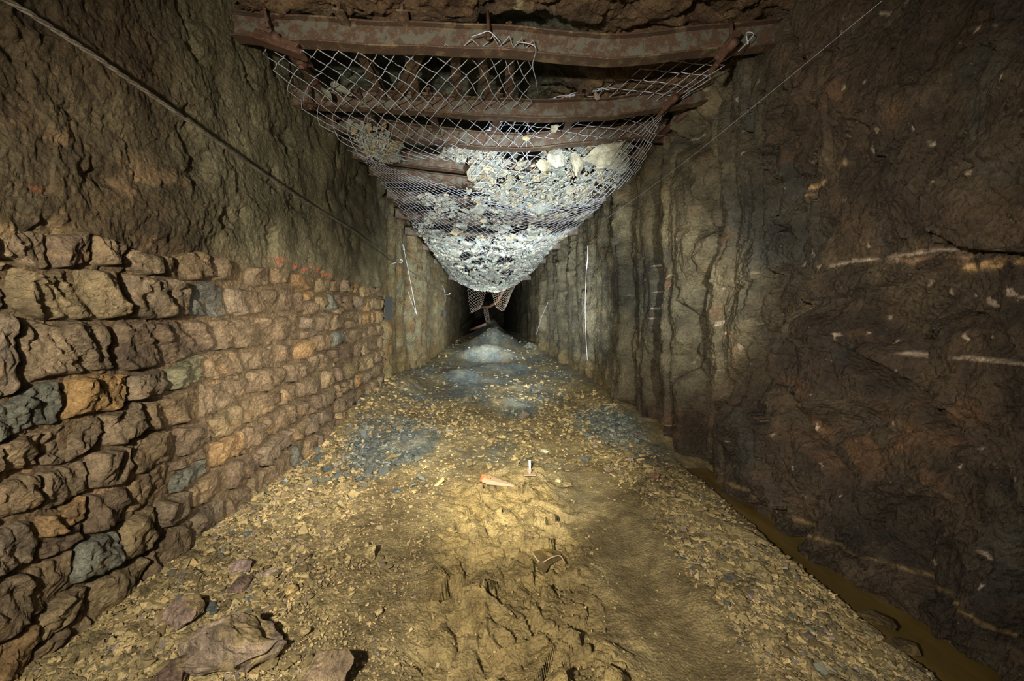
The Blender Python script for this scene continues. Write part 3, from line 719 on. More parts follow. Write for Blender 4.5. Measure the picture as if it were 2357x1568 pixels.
def netting(ctrl, nu, nv, r, label, wob=0.02, keep=None, name='wire_netting', sides=4, jag=True, group=None, mat='wire'):
    f = patch(ctrl); V = []; Fq = []; n0 = 0; rr = random.Random(nu*100+nv)
    seg = 2; q = nv*2*seg+1; j = np.arange(q)/(seg)
    for i in range(nu):
        tri = np.abs((j+0) % 2-1) if True else 0      # 1..0..1 zigzag, one wire touching the next at each knot
        ph = 1-tri if i % 2 == 0 else tri
        uu = (i+ph*1.0+ (0 if i % 2 == 0 else 0))/(nu)
        # neighbouring wires meet: wire i runs between i and i+1 and the next is its mirror image
        uu = uu+0.07/nu*np.array([rr.uniform(-1, 1) for _ in range(q)])
        vv = j/(2*nv)+0.035/nv*np.array([rr.uniform(-1, 1) for _ in range(q)])
        P = f(np.clip(uu, 0, 1), np.clip(vv, 0, 1))
        P = P+wob*np.stack([perlin(P[:, 0]*1.5, P[:, 1]*1.5, 1.0), 0*P[:, 0], perlin(P[:, 0]*2.2, P[:, 1]*2.2, 4.0)], -1)
        P[:, 2] += 0.5*r*np.where(np.arange(q) % 2 == 0, 1, -1)
        ok = np.ones(q, bool) if keep is None else keep(uu, vv)
        st = 0
        while st < q:
            if not ok[st]: st += 1; continue
            en = st
            while en+1 < q and ok[en+1]: en += 1
            if en-st >= 2:
                Q = P[st:en+1]; m = len(Q)
                T = np.gradient(Q, axis=0); T /= np.linalg.norm(T, axis=1)[:, None]+1e-9
                A = np.cross(T, (0.2, 1.0, 0.3)); A /= np.linalg.norm(A, axis=1)[:, None]+1e-9; B = np.cross(T, A)
                ring = np.stack([Q+r*(A*math.cos(2*math.pi*s/sides)+B*math.sin(2*math.pi*s/sides)) for s in range(sides)], 1)
                V.append(ring.reshape(-1, 3))
                a = np.arange(m-1)[:, None]*sides+np.arange(sides)[None, :]; b = np.arange(m-1)[:, None]*sides+(np.arange(sides)[None, :]+1) % sides
                Fq.append(np.stack([a, b, b+sides, a+sides], -1).reshape(-1, 4)+n0); n0 += m*sides
            st = en+1
    V = np.concatenate(V); c = V.mean(0)
    o = link(name, mesh_np(name, V-c, np.concatenate(Fq)), M[mat], None, tuple(c))
    tag(o, label, 'netting', group or 'sheets of wire netting under the roof'); return f
NA = [[(1078, 345, 4.9), (1180, 262, 4.6), (1330, 215, 4.2), (1500, 150, 3.6), (1712, 92, 3.05)],
      [(1080, 390, 5.0), (1190, 328, 4.8), (1340, 280, 4.5), (1500, 228, 4.0), (1655, 165, 3.5)],
      [(1090, 430, 5.2), (1200, 395, 5.1), (1345, 350, 4.9), (1470, 300, 4.6), (1530, 262, 4.3)],
      [(1110, 462, 5.5), (1210, 450, 5.5), (1345, 425, 5.3), (1445, 375, 5.1), (1508, 320, 4.7)],
      [(1150, 480, 5.9), (1230, 492, 5.9), (1335, 480, 5.8), (1410, 445, 5.6), (1470, 395, 5.3)]]
fA = netting(NA, 25, 12, 0.0040, 'large loose sheet of wire netting slung up to the right end of the nearest beam')
NB = [[(575, 82, 2.98), (760, 120, 3.02), (930, 118, 3.05), (1125, 80, 2.88), (1238, 100, 2.9)],
      [(632, 165, 3.4), (800, 190, 3.5), (950, 195, 3.5), (1110, 175, 3.4), (1225, 175, 3.4)],
      [(695, 250, 4.0), (830, 268, 4.1), (960, 275, 4.1), (1100, 265, 4.1), (1225, 250, 4.0)],
      [(785, 325, 4.5), (880, 333, 4.7), (990, 340, 4.7), (1110, 335, 4.7), (1230, 320, 4.6)],
      [(868, 385, 5.0), (930, 372, 5.2), (1010, 366, 5.1), (1110, 385, 5.1), (1220, 392, 5.0)]]
fB = netting(NB, 29, 8, 0.0040, 'torn wire netting hung from the left and centre of the nearest beam', 0.03)
NC = [[(800, 345, 4.75), (940, 400, 5.2), (1080, 440, 5.5), (1210, 478, 5.9), (1400, 452, 6.0)],
      [(860, 398, 5.4), (985, 452, 5.8), (1105, 488, 6.2), (1220, 512, 6.4), (1380, 478, 6.5)],
      [(905, 460, 6.3), (1010, 508, 6.7), (1115, 540, 7.0), (1220, 545, 7.2), (1350, 505, 7.2)],
      [(955, 528, 7.8), (1040, 562, 8.2), (1130, 588, 8.6), (1215, 580, 8.6), (1318, 532, 8.2)]]
fC = netting(NC, 42, 15, 0.0030, 'second sagging sheet of wire netting, fine and dark from the left wall', 0.03)
ND = [[(955, 528, 8.0), (1045, 548, 8.5), (1140, 562, 8.8), (1225, 556, 8.8), (1318, 530, 8.4)],
      [(988, 572, 10), (1055, 600, 10.5), (1140, 612, 11), (1205, 600, 11), (1272, 572, 10)],
      [(1012, 605, 12.5), (1060, 640, 13), (1130, 660, 13.5), (1192, 642, 13), (1240, 608, 12.5)],
      [(1042, 645, 15.5), (1085, 664, 16), (1135, 672, 16), (1180, 660, 16), (1218, 632, 15)]]
fD = netting(ND, 40, 15, 0.0036, 'farthest sagging bag of wire netting, full of pale rubble', 0.03)
netting([[(1072, 650, 15.5), (1095, 662, 16), (1120, 674, 16.5)], [(1078, 690, 16), (1098, 692, 16), (1112, 696, 16)], [(1083, 722, 16), (1092, 718, 16), (1104, 712, 16)]], 9, 9, 0.004, 'ragged flap of netting hanging at the left below the far stone bag', 0.02, group='hanging flaps of netting', mat='wire_dark')
netting([[(1128, 674, 16), (1165, 664, 15.5), (1196, 640, 15)], [(1136, 692, 16), (1162, 690, 16), (1180, 670, 15.5)], [(1142, 708, 16), (1158, 716, 16), (1168, 700, 16)]], 10, 9, 0.004, 'pleated flap of netting hanging at the right below the far stone bag', 0.02, group='hanging flaps of netting', mat='wire_dark')
netting([[(1112, 708, 18), (1124, 708, 18)], [(1114, 725, 18), (1126, 725, 18)], [(1118, 742, 18), (1130, 742, 18)]], 4, 9, 0.005, 'narrow strip of netting dangling to the farthest mound', 0.01, group='hanging flaps of netting', mat='wire_dark')
def rolled_edge():
    # the folded hem of the loose sheet: several wires twisted together
    pts = [(1075, 346, 4.9), (1105, 322, 4.8), (1135, 290, 4.7), (1185, 262, 4.6), (1240, 238, 4.45), (1330, 215, 4.2), (1400, 204, 3.95)]
    P = spline([P3(*p) for p in pts], 90); b = MB(); c = P[45].copy()
    for k in range(5):
        Q = P-c+0.03*np.stack([np.cos(np.arange(90)*(0.5+0.17*k)+k*2), 0*np.arange(90), np.sin(np.arange(90)*(0.62+0.13*k)+k)], -1)*(1-np.arange(90)/140)[:, None]
        b.tube(Q, 0.004, 4)
    o = b.build('wire_hem', M['wire'], None, tuple(c), True); tag(o, 'bright crumpled hem of wire along the torn edge of the loose sheet', 'wire')
    for q, (pts, lab) in enumerate([([(1085, 85, 2.9), (1105, 78, 2.86), (1124, 72, 2.85), (1140, 84, 2.86), (1152, 98, 2.9)], 'short loop of wire twisted round the centre bolt'),
                      ([(1190, 96, 2.9), (1232, 108, 2.9), (1226, 150, 3.1), (1234, 185, 3.3), (1238, 215, 3.6)], 'broken wire trailing down right of the centre bolt'),
                      ([(1700, 118, 2.86), (1722, 96, 2.86), (1735, 78, 2.86), (1718, 76, 2.86), (1722, 102, 2.86)], 'frayed wire ends on the right end of the nearest beam'),
                      ([(1212, 262, 4.3), (1216, 300, 4.5), (1212, 330, 4.7), (1214, 370, 4.9)], 'single wire hanging straight down inside the loose sheet')]):
        P = spline([P3(*p) for p in pts], 24); c = P[12].copy(); b = MB(); b.tube(P-c, 0.0035, 5); o = b.build('loose_wire', M['wire'], None, tuple(c), True); tag(o, lab, 'wire', 'loose ends of wire')
rolled_edge()

# ------------------------------------------------------------------ broken stone: shapes
def ico(sub):
    t = (1+5**0.5)/2
    v = [(-1, t, 0), (1, t, 0), (-1, -t, 0), (1, -t, 0), (0, -1, t), (0, 1, t), (0, -1, -t), (0, 1, -t), (t, 0, -1), (t, 0, 1), (-t, 0, -1), (-t, 0, 1)]
    f = [(0, 11, 5), (0, 5, 1), (0, 1, 7), (0, 7, 10), (0, 10, 11), (1, 5, 9), (5, 11, 4), (11, 10, 2), (10, 7, 6), (7, 1, 8), (3, 9, 4), (3, 4, 2), (3, 2, 6), (3, 6, 8), (3, 8, 9), (4, 9, 5), (2, 4, 11), (6, 2, 10), (8, 6, 7), (9, 8, 1)]
    v = [np.array(p)/np.linalg.norm(p) for p in v]
    for _ in range(sub):
        c = {}; nf = []
        def mid(a, b):
            k = (min(a, b), max(a, b))
            if k not in c:
                p = v[a]+v[b]; v.append(p/np.linalg.norm(p)); c[k] = len(v)-1
            return c[k]
        for a, b_, d in f:
            x, y, z = mid(a, b_), mid(b_, d), mid(d, a); nf += [(a, x, z), (b_, y, x), (d, z, y), (x, y, z)]
        f = nf
    return np.array(v), np.array(f)
def chunk(sub, seed, planes=9, flat=0.45, rough=0.05):
    """a rock split off along flat faces"""
    rg = np.random.default_rng(seed); v, f = ico(sub); v = v.copy()
    for _ in range(planes):
        n = rg.normal(size=3); n /= np.linalg.norm(n); d = rg.uniform(0.42, 0.72)
        s = v@n; m = s > d; v[m] -= (s[m]-d)[:, None]*n
    v += rough*np.stack([perlin(v[:, 0]*3, v[:, 1]*3, v[:, 2]*3+seed), perlin(v[:, 0]*3, v[:, 1]*3, v[:, 2]*3+seed+9), perlin(v[:, 0]*3, v[:, 1]*3, v[:, 2]*3+seed+5)], -1)
    v[:, 2] *= flat; v[:, 1] *= rg.uniform(0.6, 0.95)
    return v, f
def splinter(seed):
    rg = np.random.default_rng(seed)
    v = np.array([[x, y, z] for x in (-1, 1) for y in (-1, 1) for z in (-1, 1)], float)
    v *= (1.0, rg.uniform(0.45, 0.9), rg.uniform(0.22, 0.5)); v += rg.normal(size=(8, 3))*(0.28, 0.24, 0.12)
    v[v[:, 0] > 0] *= (1, rg.uniform(0.35, 1.0), rg.uniform(0.4, 1.0))
    q = [(0, 1, 3, 2), (4, 6, 7, 5), (0, 4, 5, 1), (2, 3, 7, 6), (0, 2, 6, 4), (1, 5, 7, 3)]
    return v*0.85, np.array([t for a, b, c, d in q for t in ((a, b, c), (a, c, d))])
SMALL = [splinter(100+i) for i in range(16)]
MED = [chunk(1, 200+i, 14, 0.28+0.07*(i % 5), 0.30) for i in range(10)]
def batch(shapes, P, S, cols, rg, tilt=0.5, normals=None):
    V, Fq, C = [], [], []; n0 = 0
    for i in range(len(P)):
        v, f = shapes[rg.integers(len(shapes))]
        a, b, c = rg.uniform(0, 6.28), rg.normal()*tilt, rg.normal()*tilt
        R = np.array(Euler((b, c, a), 'XYZ').to_matrix())
        V.append(v@R.T*S[i]+P[i]); Fq.append(f+n0); n0 += len(v); C.append(np.tile(cols[i], (len(v), 1)))
    return np.concatenate(V), np.concatenate(Fq), np.concatenate(C)

# gravel: the larger pieces one by one, the rest as one spread
STONE_MESH = []
def lib(shapes, nm):
    out = []
    for v, f in shapes:
        me = mesh_np(nm, v, f, None, False); out.append(me)
    return out
def flat_mat(name, ramp, **k):
    return rock_mat(name, base=(0.3, 0.25, 0.15), attr=False, island=ramp, **k)
GR = [(0.0, C_OCHRE), (0.34, C_OCHRE2*1.1), (0.55, C_OCHRE*1.2), (0.70, C_BLUE), (0.80, C_GREY), (0.90, C_MAUVE)]
M['gravel_one'] = flat_mat('gravel_stone', [(p, tuple(c)) for p, c in GR], rough=(0.45, 0.85), var=0.3, bump=0.25, scale=1.0)
M['blue_one'] = flat_mat('blue_grey_stone', [(0.0, tuple(C_BLUE*1.1)), (0.35, tuple(C_GREY*1.1)), (0.6, tuple(C_OCHRE)), (0.85, tuple(C_BLUE*0.8))], rough=(0.4, 0.8), var=0.3, bump=0.25)
M['pale_one'] = flat_mat('pale_schist_slab', [(0.0, tuple(lin(158, 158, 140))), (0.3, tuple(lin(178, 172, 146))), (0.55, tuple(lin(142, 148, 136))), (0.8, tuple(lin(182, 160, 112))), (0.92, tuple(lin(128, 136, 128)))], rough=(0.6, 0.9), var=0.3, bump=0.3)
def lone_stones(n, region, label, group, smin, smax, mat, seed, name='stone_chip', shapes=MED, cat='stone'):
    rg = np.random.default_rng(seed); mes = lib(shapes, name)
    for me in mes: me.materials.append(M[mat])
    k = 0
    while k < n:
        px, py = rg.uniform(region[0], region[2]), rg.uniform(region[1], region[3]); x, y = floorpt(px, py)
        if not (-1.86 < x < 1.80): continue
        if gravelness(np.array(x), np.array(y)) < rg.random()*0.8: continue
        s = rg.uniform(smin, smax)*(0.6+0.4*rg.random())
        o = bpy.data.objects.new(name, mes[rg.integers(len(mes))]); COL.objects.link(o)
        o.location = (x, y, float(ground(x, y))+s*0.18+0.012); o.scale = (s, s, s)
        o.rotation_euler = (rg.normal()*0.2, rg.normal()*0.2, rg.uniform(0, 6.28)); tag(o, label, cat, group); k += 1
lone_stones(85, (330, 1140, 900, 1560), 'small angular stone on the gritty floor left of the mud', 'loose stones on the left floor', 0.022, 0.058, 'gravel_one', 1)
lone_stones(70, (720, 900, 1000, 1130), 'blue-grey chip in the rubble bank at the foot of the stone wall', 'blue-grey chips on the left bank', 0.04, 0.09, 'blue_one', 2)
lone_stones(70, (1480, 1080, 2200, 1560), 'small ochre stone on the gravel strip beside the water channel', 'loose stones along the channel', 0.02, 0.045, 'gravel_one', 3)
lone_stones(60, (1060, 990, 1420, 1130), 'flat yellowish stone in the bright patch beyond the mud', 'stones in the bright patch', 0.03, 0.075, 'gravel_one', 4)
def gravel_spread():
    rg = np.random.default_rng(11); n = 110000
    py = rg.uniform(790, 1640, n); Y = H*F/(py-VPY); px = rg.uniform(-100, 2457, n); X = (px-VPX)/F*Y
    ok = (X > -1.93) & (X < 2.0); X, Y = X[ok], Y[ok]
    g = gravelness(X, Y); ok = rg.random(len(X)) < g*0.95+0.03; X, Y, g = X[ok], Y[ok], g[ok]
    X, Y, g = X[:42000], Y[:42000], g[:42000]
    S = 0.0033*Y**0.72*np.exp(rg.normal(size=len(X))*0.45)*(0.7+0.8*g)
    S = np.clip(S, 0.005, 0.06)
    Z = ground(X, Y)+S*0.2+0.004
    t = greyness(X, Y)+rg.normal(size=len(X))*0.22
    pal = np.array([C_OCHRE, C_OCHRE2, C_OCHRE*1.2, lin(176, 148, 92)]); pal2 = np.array([C_GREY, C_BLUE, C_BLUE*0.8, C_GREY*1.2])
    c = np.where((t > 0.5)[:, None], pal2[rg.integers(0, 4, len(X))], pal[rg.integers(0, 4, len(X))])
    c = np.where((rg.random(len(X)) < 0.07)[:, None], C_MAUVE, c)*rg.uniform(0.8, 1.2, (len(X), 1))
    V, Fq, C = batch(SMALL, np.stack([X, Y, Z], -1), S, c, rg, 0.35)
    o = link('gravel', mesh_np('gravel', V, Fq, C, False), M['chip']); tag(o, 'fine angular gravel spread over the gallery floor', 'gravel', None, 'stuff')
gravel_spread()

# ------------------------------------------------------------------ stones caught in the nets
def inpoly(px, py, poly):
    r = np.zeros(px.shape, bool); n = len(poly)
    for i in range(n):
        x1, y1 = poly[i]; x2, y2 = poly[(i+1) % n]
        m = ((y1 > py) != (y2 > py)) & (px < (x2-x1)*(py-y1)/(y2-y1+1e-9)+x1); r ^= m
    return r
def project(P):
    return VPX+P[..., 0]/P[..., 1]*F, VPY-(P[..., 2]-H)/P[..., 1]*F
def on_net(f, poly, n, rg, lift=(0.03, 0.10)):
    out = []
    for _ in range(60):
        if sum(len(a) for a in out) >= n: break
        u, v = rg.random(4000), rg.random(4000); P = f(u, v); qx, qy = project(P); m = inpoly(qx, qy, poly); out.append(P[m])
    P = np.concatenate(out)[:n].copy(); assert len(P), poly
    P[:, 2] += rg.uniform(lift[0], lift[1], len(P)); return P
PALE = [lin(158, 158, 140), lin(178, 172, 146), lin(142, 148, 136), lin(182, 160, 112), lin(128, 136, 128), lin(166, 166, 152)]
PILES = [  # surface, outline in the picture, lone slabs, small chips, size, label, group
 (fB, [(800, 305), (870, 320), (910, 345), (935, 375), (960, 385), (900, 385), (850, 370)], 34, 400, 0.08, 'grey slab among the heap at the left foot of the torn netting', 'grey slabs at the left of the net'),
 (fB, [(828, 292), (870, 305), (900, 335), (920, 355), (905, 378), (870, 368), (835, 335)], 30, 200, 0.08, 'grey flake standing in the left corner of the torn netting', 'grey flakes in the torn net'),
 (fC, [(930, 375), (1010, 395), (1100, 420), (1210, 450), (1230, 480), (1100, 440), (980, 408)], 24, 700, 0.05, 'thin pale slab on the lip of the second net', 'pale slabs on the net lip'),
 (fB, [(1010, 365), (1050, 350), (1130, 360), (1190, 380), (1220, 400), (1110, 400), (1030, 385)], 34, 400, 0.08, 'pale stone below the bright hem of wire', 'pale stones under the wire hem'),
 (fA, [(1080, 400), (1180, 405), (1240, 370), (1290, 350), (1350, 360), (1430, 330), (1450, 360), (1420, 430), (1330, 478), (1230, 488), (1150, 476), (1100, 450)], 160, 1200, 0.095, 'pale angular stone heaped in the loose sheet of netting', 'pale stones in the loose sheet')]
def thrD(qx, qy, a, b):
    h = fbm(qx/26, qy/11, 5.0, 3) < -0.42
    for cx, cy, rx, ry in ((1068, 592, 18, 7), (1115, 585, 12, 12), (1100, 605, 16, 6), (1165, 602, 22, 9), (1110, 552, 50, 7), (1190, 550, 30, 8)):
        h |= ((qx-cx)/rx)**2+((qy-cy)/ry)**2 < 1+0.5*perlin(qx/9, qy/6)
    return h
def net_stones():
    rg = np.random.default_rng(21); mes = lib(MED, 'schist_slab')
    for me in mes: me.materials.append(M['pale_one'])
    Vs, Fs, Cs, n0 = [], [], [], 0
    for f, poly, nl, nc, s0, lab, grp in PILES:
        P = on_net(f, poly, nl, rg, (0.02, 0.13))
        for p in P:
            s = s0*math.exp(rg.normal()*0.35)
            o = bpy.data.objects.new('schist_slab', mes[rg.integers(len(mes))]); COL.objects.link(o)
            o.location = (p[0], p[1], p[2]+s*0.3); o.scale = (s, s, s*1.2); o.rotation_euler = (rg.normal()*0.6, rg.normal()*0.6, rg.uniform(0, 6.28)); tag(o, lab, 'stone', grp)
        P = on_net(f, poly, nc, rg, (0.01, 0.06)); S = 0.016*np.exp(rg.normal(size=len(P))*0.4)*P[:, 1]/5
        c = np.array([PALE[i] for i in rg.integers(0, 6, len(P))])*rg.uniform(0.75, 1.15, (len(P), 1))
        V, Fq, C = batch(SMALL, P, S[:len(P)], c, rg, 0.7); Vs.append(V); Fs.append(Fq+n0); Cs.append(C); n0 += len(V)
    # far bags: many flakes
    for f, n, s, hole in ((fC, 3600, 0.035, 0.02), (fD, 1500, 0.042, 0.30)):
        u, v = rg.random(n), rg.random(n); P = f(u, v); qx, qy = project(P)
        dens = fbm(qx/70, qy/28, 3.0, 3)
        if f is fC: ok = ((dens > 0.15) & (qy > 440)) | ((qy > 545) & (dens > -0.15))
        else: ok = ~thrD(qx, qy, 0, 0) & (dens > -0.3)
        P = P[ok]; P[:, 2] += rg.uniform(0.01, 0.06, len(P)); S = s*np.exp(rg.normal(size=len(P))*0.45)*0.7
        c = np.array([PALE[i] for i in rg.integers(0, 6, len(P))])*rg.uniform(0.75, 1.15, (len(P), 1)); c = np.where((rg.random(len(P)) < 0.03)[:, None], lin(180, 146, 96), c)
        V, Fq, C = batch(SMALL, P, S, c, rg, 0.35); Vs.append(V); Fs.append(Fq+n0); Cs.append(C); n0 += len(V)
    o = link('schist_rubble', mesh_np('schist_rubble', np.concatenate(Vs), np.concatenate(Fs), np.concatenate(Cs), False), M['slab'])
    tag(o, 'pale broken schist flakes filling the sagging nets', 'rubble', None, 'stuff')
net_stones()
def bag_fill(f, nu, nv, thr, name, label, lift, umin=0.0):
    u, v = np.meshgrid(np.linspace(0.02, 0.98, nu), np.linspace(0.0, 1.0, nv), indexing='ij')
    P = f(u, v); qx, qy = project(P); a, b = P[..., 0], P[..., 1]
    P = P.copy(); P[..., 2] += lift+0.05*facet(a*5, b*3.0, 91)+0.03*facet(a*12, b*8, 92)+0.012*facet(a*30, b*20, 93)
    hole = thr(qx, qy, a, b)
    e1, e2, eid, _x, _y = voro(a*3.2+0.35*perlin(a*3, b*3), b*1.7+0.35*perlin(a*3, b*3, 4), 94); P[..., 2] += 0.09*(_U[eid, 0]-0.5)
    hole = hole | ((e2-e1 < 0.07) & (_U[eid, 1] > 0.35)) | (_U[eid, 2] < 0.06)
    Fq = gridfaces(nu, nv); hv = hole.reshape(-1)[Fq].any(1); Fq = Fq[~hv]
    k = sst(-0.4, 0.4, fbm(a*4, b*4, 2, 3))[..., None]; c = lerp(lin(126, 132, 122), lin(168, 166, 148), k)
    c = lerp(c, lin(190, 150, 90), sst(0.45, 0.6, fbm(a*6, b*5, 22, 3))[..., None]*0.4)
    top = P.copy().reshape(-1, 3)
    o = link(name, mesh_np(name, top, Fq, c.reshape(-1, 3), True), M['slab']); tag(o, label, 'rubble', None, 'stuff')
    m = o.modifiers.new('thickness', 'SOLIDIFY'); m.thickness = 0.05; m.offset = 0
def thrC(qx, qy, a, b):
    h = (fbm(qx/60, qy/16, 7.0, 3) < 0.26) | (qy < 470)
    h |= (np.abs(qy-(508+(qx-1000)*0.02)) < 8+8*perlin(qx/50, 1.0)) & (qx < 1250)
    for cx, cy, rx, ry in ((1130, 500, 20, 12), (1120, 545, 40, 9), (1010, 520, 40, 8)): h |= ((qx-cx)/rx)**2+((qy-cy)/ry)**2 < 1
    return h
bag_fill(fD, 260, 150, thrD, 'rubble_fill', 'pale slabby rubble sagging in the farthest bag of netting', 0.03)
bag_fill(fC, 170, 90, thrC, 'rubble_fill', 'grey slabby rubble lying in the second sheet of netting', 0.03)
def lone_rock(name, px, py, Y, size, col, label, seed, rot=(0, 0, 0), cat='stone', sub=3, planes=16, rough=0.07, mat='boulder', group=None, flatmesh=False, loc=None):
    v, f = chunk(sub, seed, planes, 1.0, rough)
    v = v*np.array(size); L = loc if loc is not None else tuple(P3(px, py, Y))
    v = v+0.03*max(size)*np.stack([facet(v[:, 0]/size[0]*4, v[:, 2]/size[2]*3+v[:, 1]*2, 95), facet(v[:, 1]/size[1]*4, v[:, 2]/size[2]*3, 96), facet(v[:, 0]/size[0]*4, v[:, 1]/size[1]*4, 97)], -1)
    k = sst(-0.3, 0.3, fbm(v[:, 0]*7, v[:, 1]*7, v[:, 2]*7+seed, 3))[:, None]; c = lerp(np.array(col)*0.8, np.array(col)*1.2, k)
    if mat == 'boulder' and sub >= 4: c = lerp(c, lin(150, 126, 74), 0.75*sst(0.0, 0.3, fbm(v[:, 0]*5, v[:, 1]*5, v[:, 2]*5+seed+9, 4))[:, None])
    o = link(name, mesh_np(name, v, f, c, flatmesh), M[mat], None, L); o.rotation_euler = rot; tag(o, label, cat, group); return o
# single pieces the netting holds up
lone_rock('schist_slab', 788, 206, 3.75, (0.12, 0.12, 0.055), lin(128, 128, 106), 'large grey slab lying on the torn netting over the left wall', 3, (0.3, 0.25, 0.2), flatmesh=False, mat='slab')
lone_rock('schist_slab', 750, 212, 3.70, (0.09, 0.09, 0.035), lin(110, 112, 92), 'darker grey slab tucked under the large slab on the torn netting', 4, (0.2, 0.5, 0.8), mat='slab')
lone_rock('schist_slab', 1275, 298, 4.4, (0.075, 0.06, 0.07), lin(150, 142, 118), 'single grey stone caught high in the middle of the loose sheet', 5, mat='slab')
lone_rock('schist_slab', 1212, 318, 4.5, (0.055, 0.04, 0.05), lin(186, 170, 130), 'small yellowish stone caught left of the single grey stone', 6, (0, 0.6, 0), mat='slab')
lone_rock('schist_slab', 1372, 222, 3.95, (0.038, 0.02, 0.075), lin(140, 120, 100), 'brownish flake hanging on the top hem of the loose sheet', 7, (0, -0.3, 0), mat='slab')
lone_rock('schist_slab', 1115, 388, 5.15, (0.33, 0.15, 0.12), lin(176, 164, 132), 'big rounded pale rock at the bottom of the bright hem', 8, (0, 0.25, 0), mat='slab')
lone_rock('schist_slab', 1283, 368, 4.95, (0.14, 0.09, 0.16), lin(166, 164, 146), 'tall pale slab leaning at the middle of the stone heap', 9, (0.2, -0.3, 0.2), mat='slab')
lone_rock('schist_slab', 1395, 355, 4.9, (0.33, 0.15, 0.19), lin(164, 158, 130), 'largest block of the heap, at its right end', 10, (0, -0.45, 0), mat='slab')
lone_rock('schist_slab', 1330, 378, 5.0, (0.15, 0.10, 0.16), lin(168, 160, 132), 'squarish block between the tall slab and the largest block', 12, (0, 0.2, 0.5), mat='slab')
lone_rock('schist_slab', 1250, 380, 5.0, (0.12, 0.10, 0.11), lin(180, 170, 136), 'cracked cream block left of the tall slab', 13, (0, 0.2, 0.3), mat='slab')

# ------------------------------------------------------------------ rocks on the floor
MAU, YEL = lin(132, 112, 90), lin(160, 134, 74)
def rock_at(name, px, py, size, col, label, seed, rot=(0, 0, 0), sink=0.25, **k):
    x, y = floorpt(px, py); z = float(ground(x, y))+size[2]*(1-sink)
    return lone_rock(name, 0, 0, 0, size, col, label, seed, rot, loc=(x, y, z), **k)
rock_at('boulder', 522, 1530, (0.33, 0.24, 0.18), MAU, 'big mauve-brown boulder streaked with yellow clay, before the stone wall', 31, (0.1, 0.10, 0.3), cat='rock', sub=5, planes=14, rough=0.14, sink=0.55)
rock_at('boulder', 430, 1435, (0.125, 0.12, 0.075), lin(134, 110, 92), 'mauve rock behind the big boulder, leaning against it', 32, (0.2, -0.2, 0.5), cat='rock', sub=4, planes=12)
rock_at('boulder', 745, 1615, (0.14, 0.13, 0.10), lin(140, 116, 84), 'brown rock at the bottom edge, right of the big boulder', 33, (0, 0.1, 0.3), cat='rock', sub=4, planes=12)
rock_at('boulder', 395, 1590, (0.13, 0.12, 0.08), lin(104, 80, 62), 'dark rock cut by the bottom edge, left of the big boulder', 38, (0, 0.1, 1.3), cat='rock', sub=4, planes=12)
rock_at('flat_stone', 553, 1322, (0.085, 0.06, 0.045), lin(158, 132, 118), 'pinkish triangular slab standing behind the mauve rocks', 34, (0.5, 0.1, 0.2), planes=16, rough=0.05)
rock_at('flat_stone', 548, 1362, (0.085, 0.07, 0.045), lin(112, 90, 74), 'dark cracked stone in front of the pinkish triangular slab', 35, (0.1, 0, 0.9), planes=12)
rock_at('flat_stone', 615, 1328, (0.10, 0.03, 0.02), lin(164, 138, 122), 'long pinkish splinter right of the triangular slab', 36, (0.2, -0.1, 0.2))
rock_at('flat_stone', 640, 1256, (0.085, 0.04, 0.015), lin(150, 128, 104), 'long flat flake lying among the gravel above the splinter', 37, (0.1, -0.2, 0.4))
rock_at('flat_stone', 566, 1242, (0.055, 0.04, 0.025), C_BLUE*1.05, 'blue-grey stone at the foot of the stone wall', 39, (0.1, 0, 0.3))
rock_at('flat_stone', 590, 1222, (0.055, 0.045, 0.03), lin(168, 146, 96), 'rounded cream stone behind the blue-grey one', 40)
rock_at('flat_stone', 853, 1292, (0.060, 0.05, 0.050), lin(190, 166, 104), 'bright yellow stone standing alone on the grit', 41, (0.2, 0, 0.2), sink=0.1)
rock_at('flat_stone', 844, 1270, (0.022, 0.02, 0.035), lin(184, 162, 104), 'small upright chip behind the bright yellow stone', 42, sink=0.0)
rock_at('flat_stone', 668, 1372, (0.045, 0.04, 0.035), lin(186, 154, 88), 'yellow stone right of the splinter', 43)
rock_at('flat_stone', 875, 1408, (0.030, 0.028, 0.025), lin(170, 146, 96), 'small round stone on the open grit, with a pebble before it', 44, sink=0.1)
rock_at('flat_stone', 700, 1468, (0.032, 0.030, 0.032), lin(168, 144, 92), 'pointed stone between the boulder and the open grit', 45, sink=0.1)
rock_at('flat_stone', 1140, 1600, (0.075, 0.05, 0.05), lin(176, 148, 84), 'yellow rock at the bottom edge under the mud', 46)
rock_at('flat_stone', 1690, 1245, (0.35, 0.08, 0.04), lin(140, 122, 76), 'long muddy slab along the edge of the water channel', 47, (0.0, 0.05, -0.85))
rock_at('flat_stone', 1822, 1285, (0.09, 0.05, 0.035), lin(136, 116, 70), 'pointed end slab above the water, tip of the muddy ridge', 48, (0, 0.1, -0.6))
rock_at('flat_stone', 1828, 1228, (0.06, 0.03, 0.07), lin(96, 84, 52), 'dark stone leaning on the right wall over the channel', 49, (0.0, 0.3, 0.3), sink=0.0)
rock_at('flat_stone', 1918, 1295, (0.055, 0.02, 0.065), lin(118, 96, 68), 'brown triangular slab standing in the water by the right wall', 50, (0.0, 0.5, 0.2), sink=-0.2)
rock_at('flat_stone', 1508, 975, (0.14, 0.05, 0.09), lin(100, 112, 110), 'blue-grey slab leaning at the foot of the right wall', 51, (0.2, -0.3, -0.8), sink=0.2)
rock_at('flat_stone', 1492, 996, (0.09, 0.06, 0.03), lin(140, 118, 92), 'pinkish flat stone before the leaning blue-grey slab', 52)
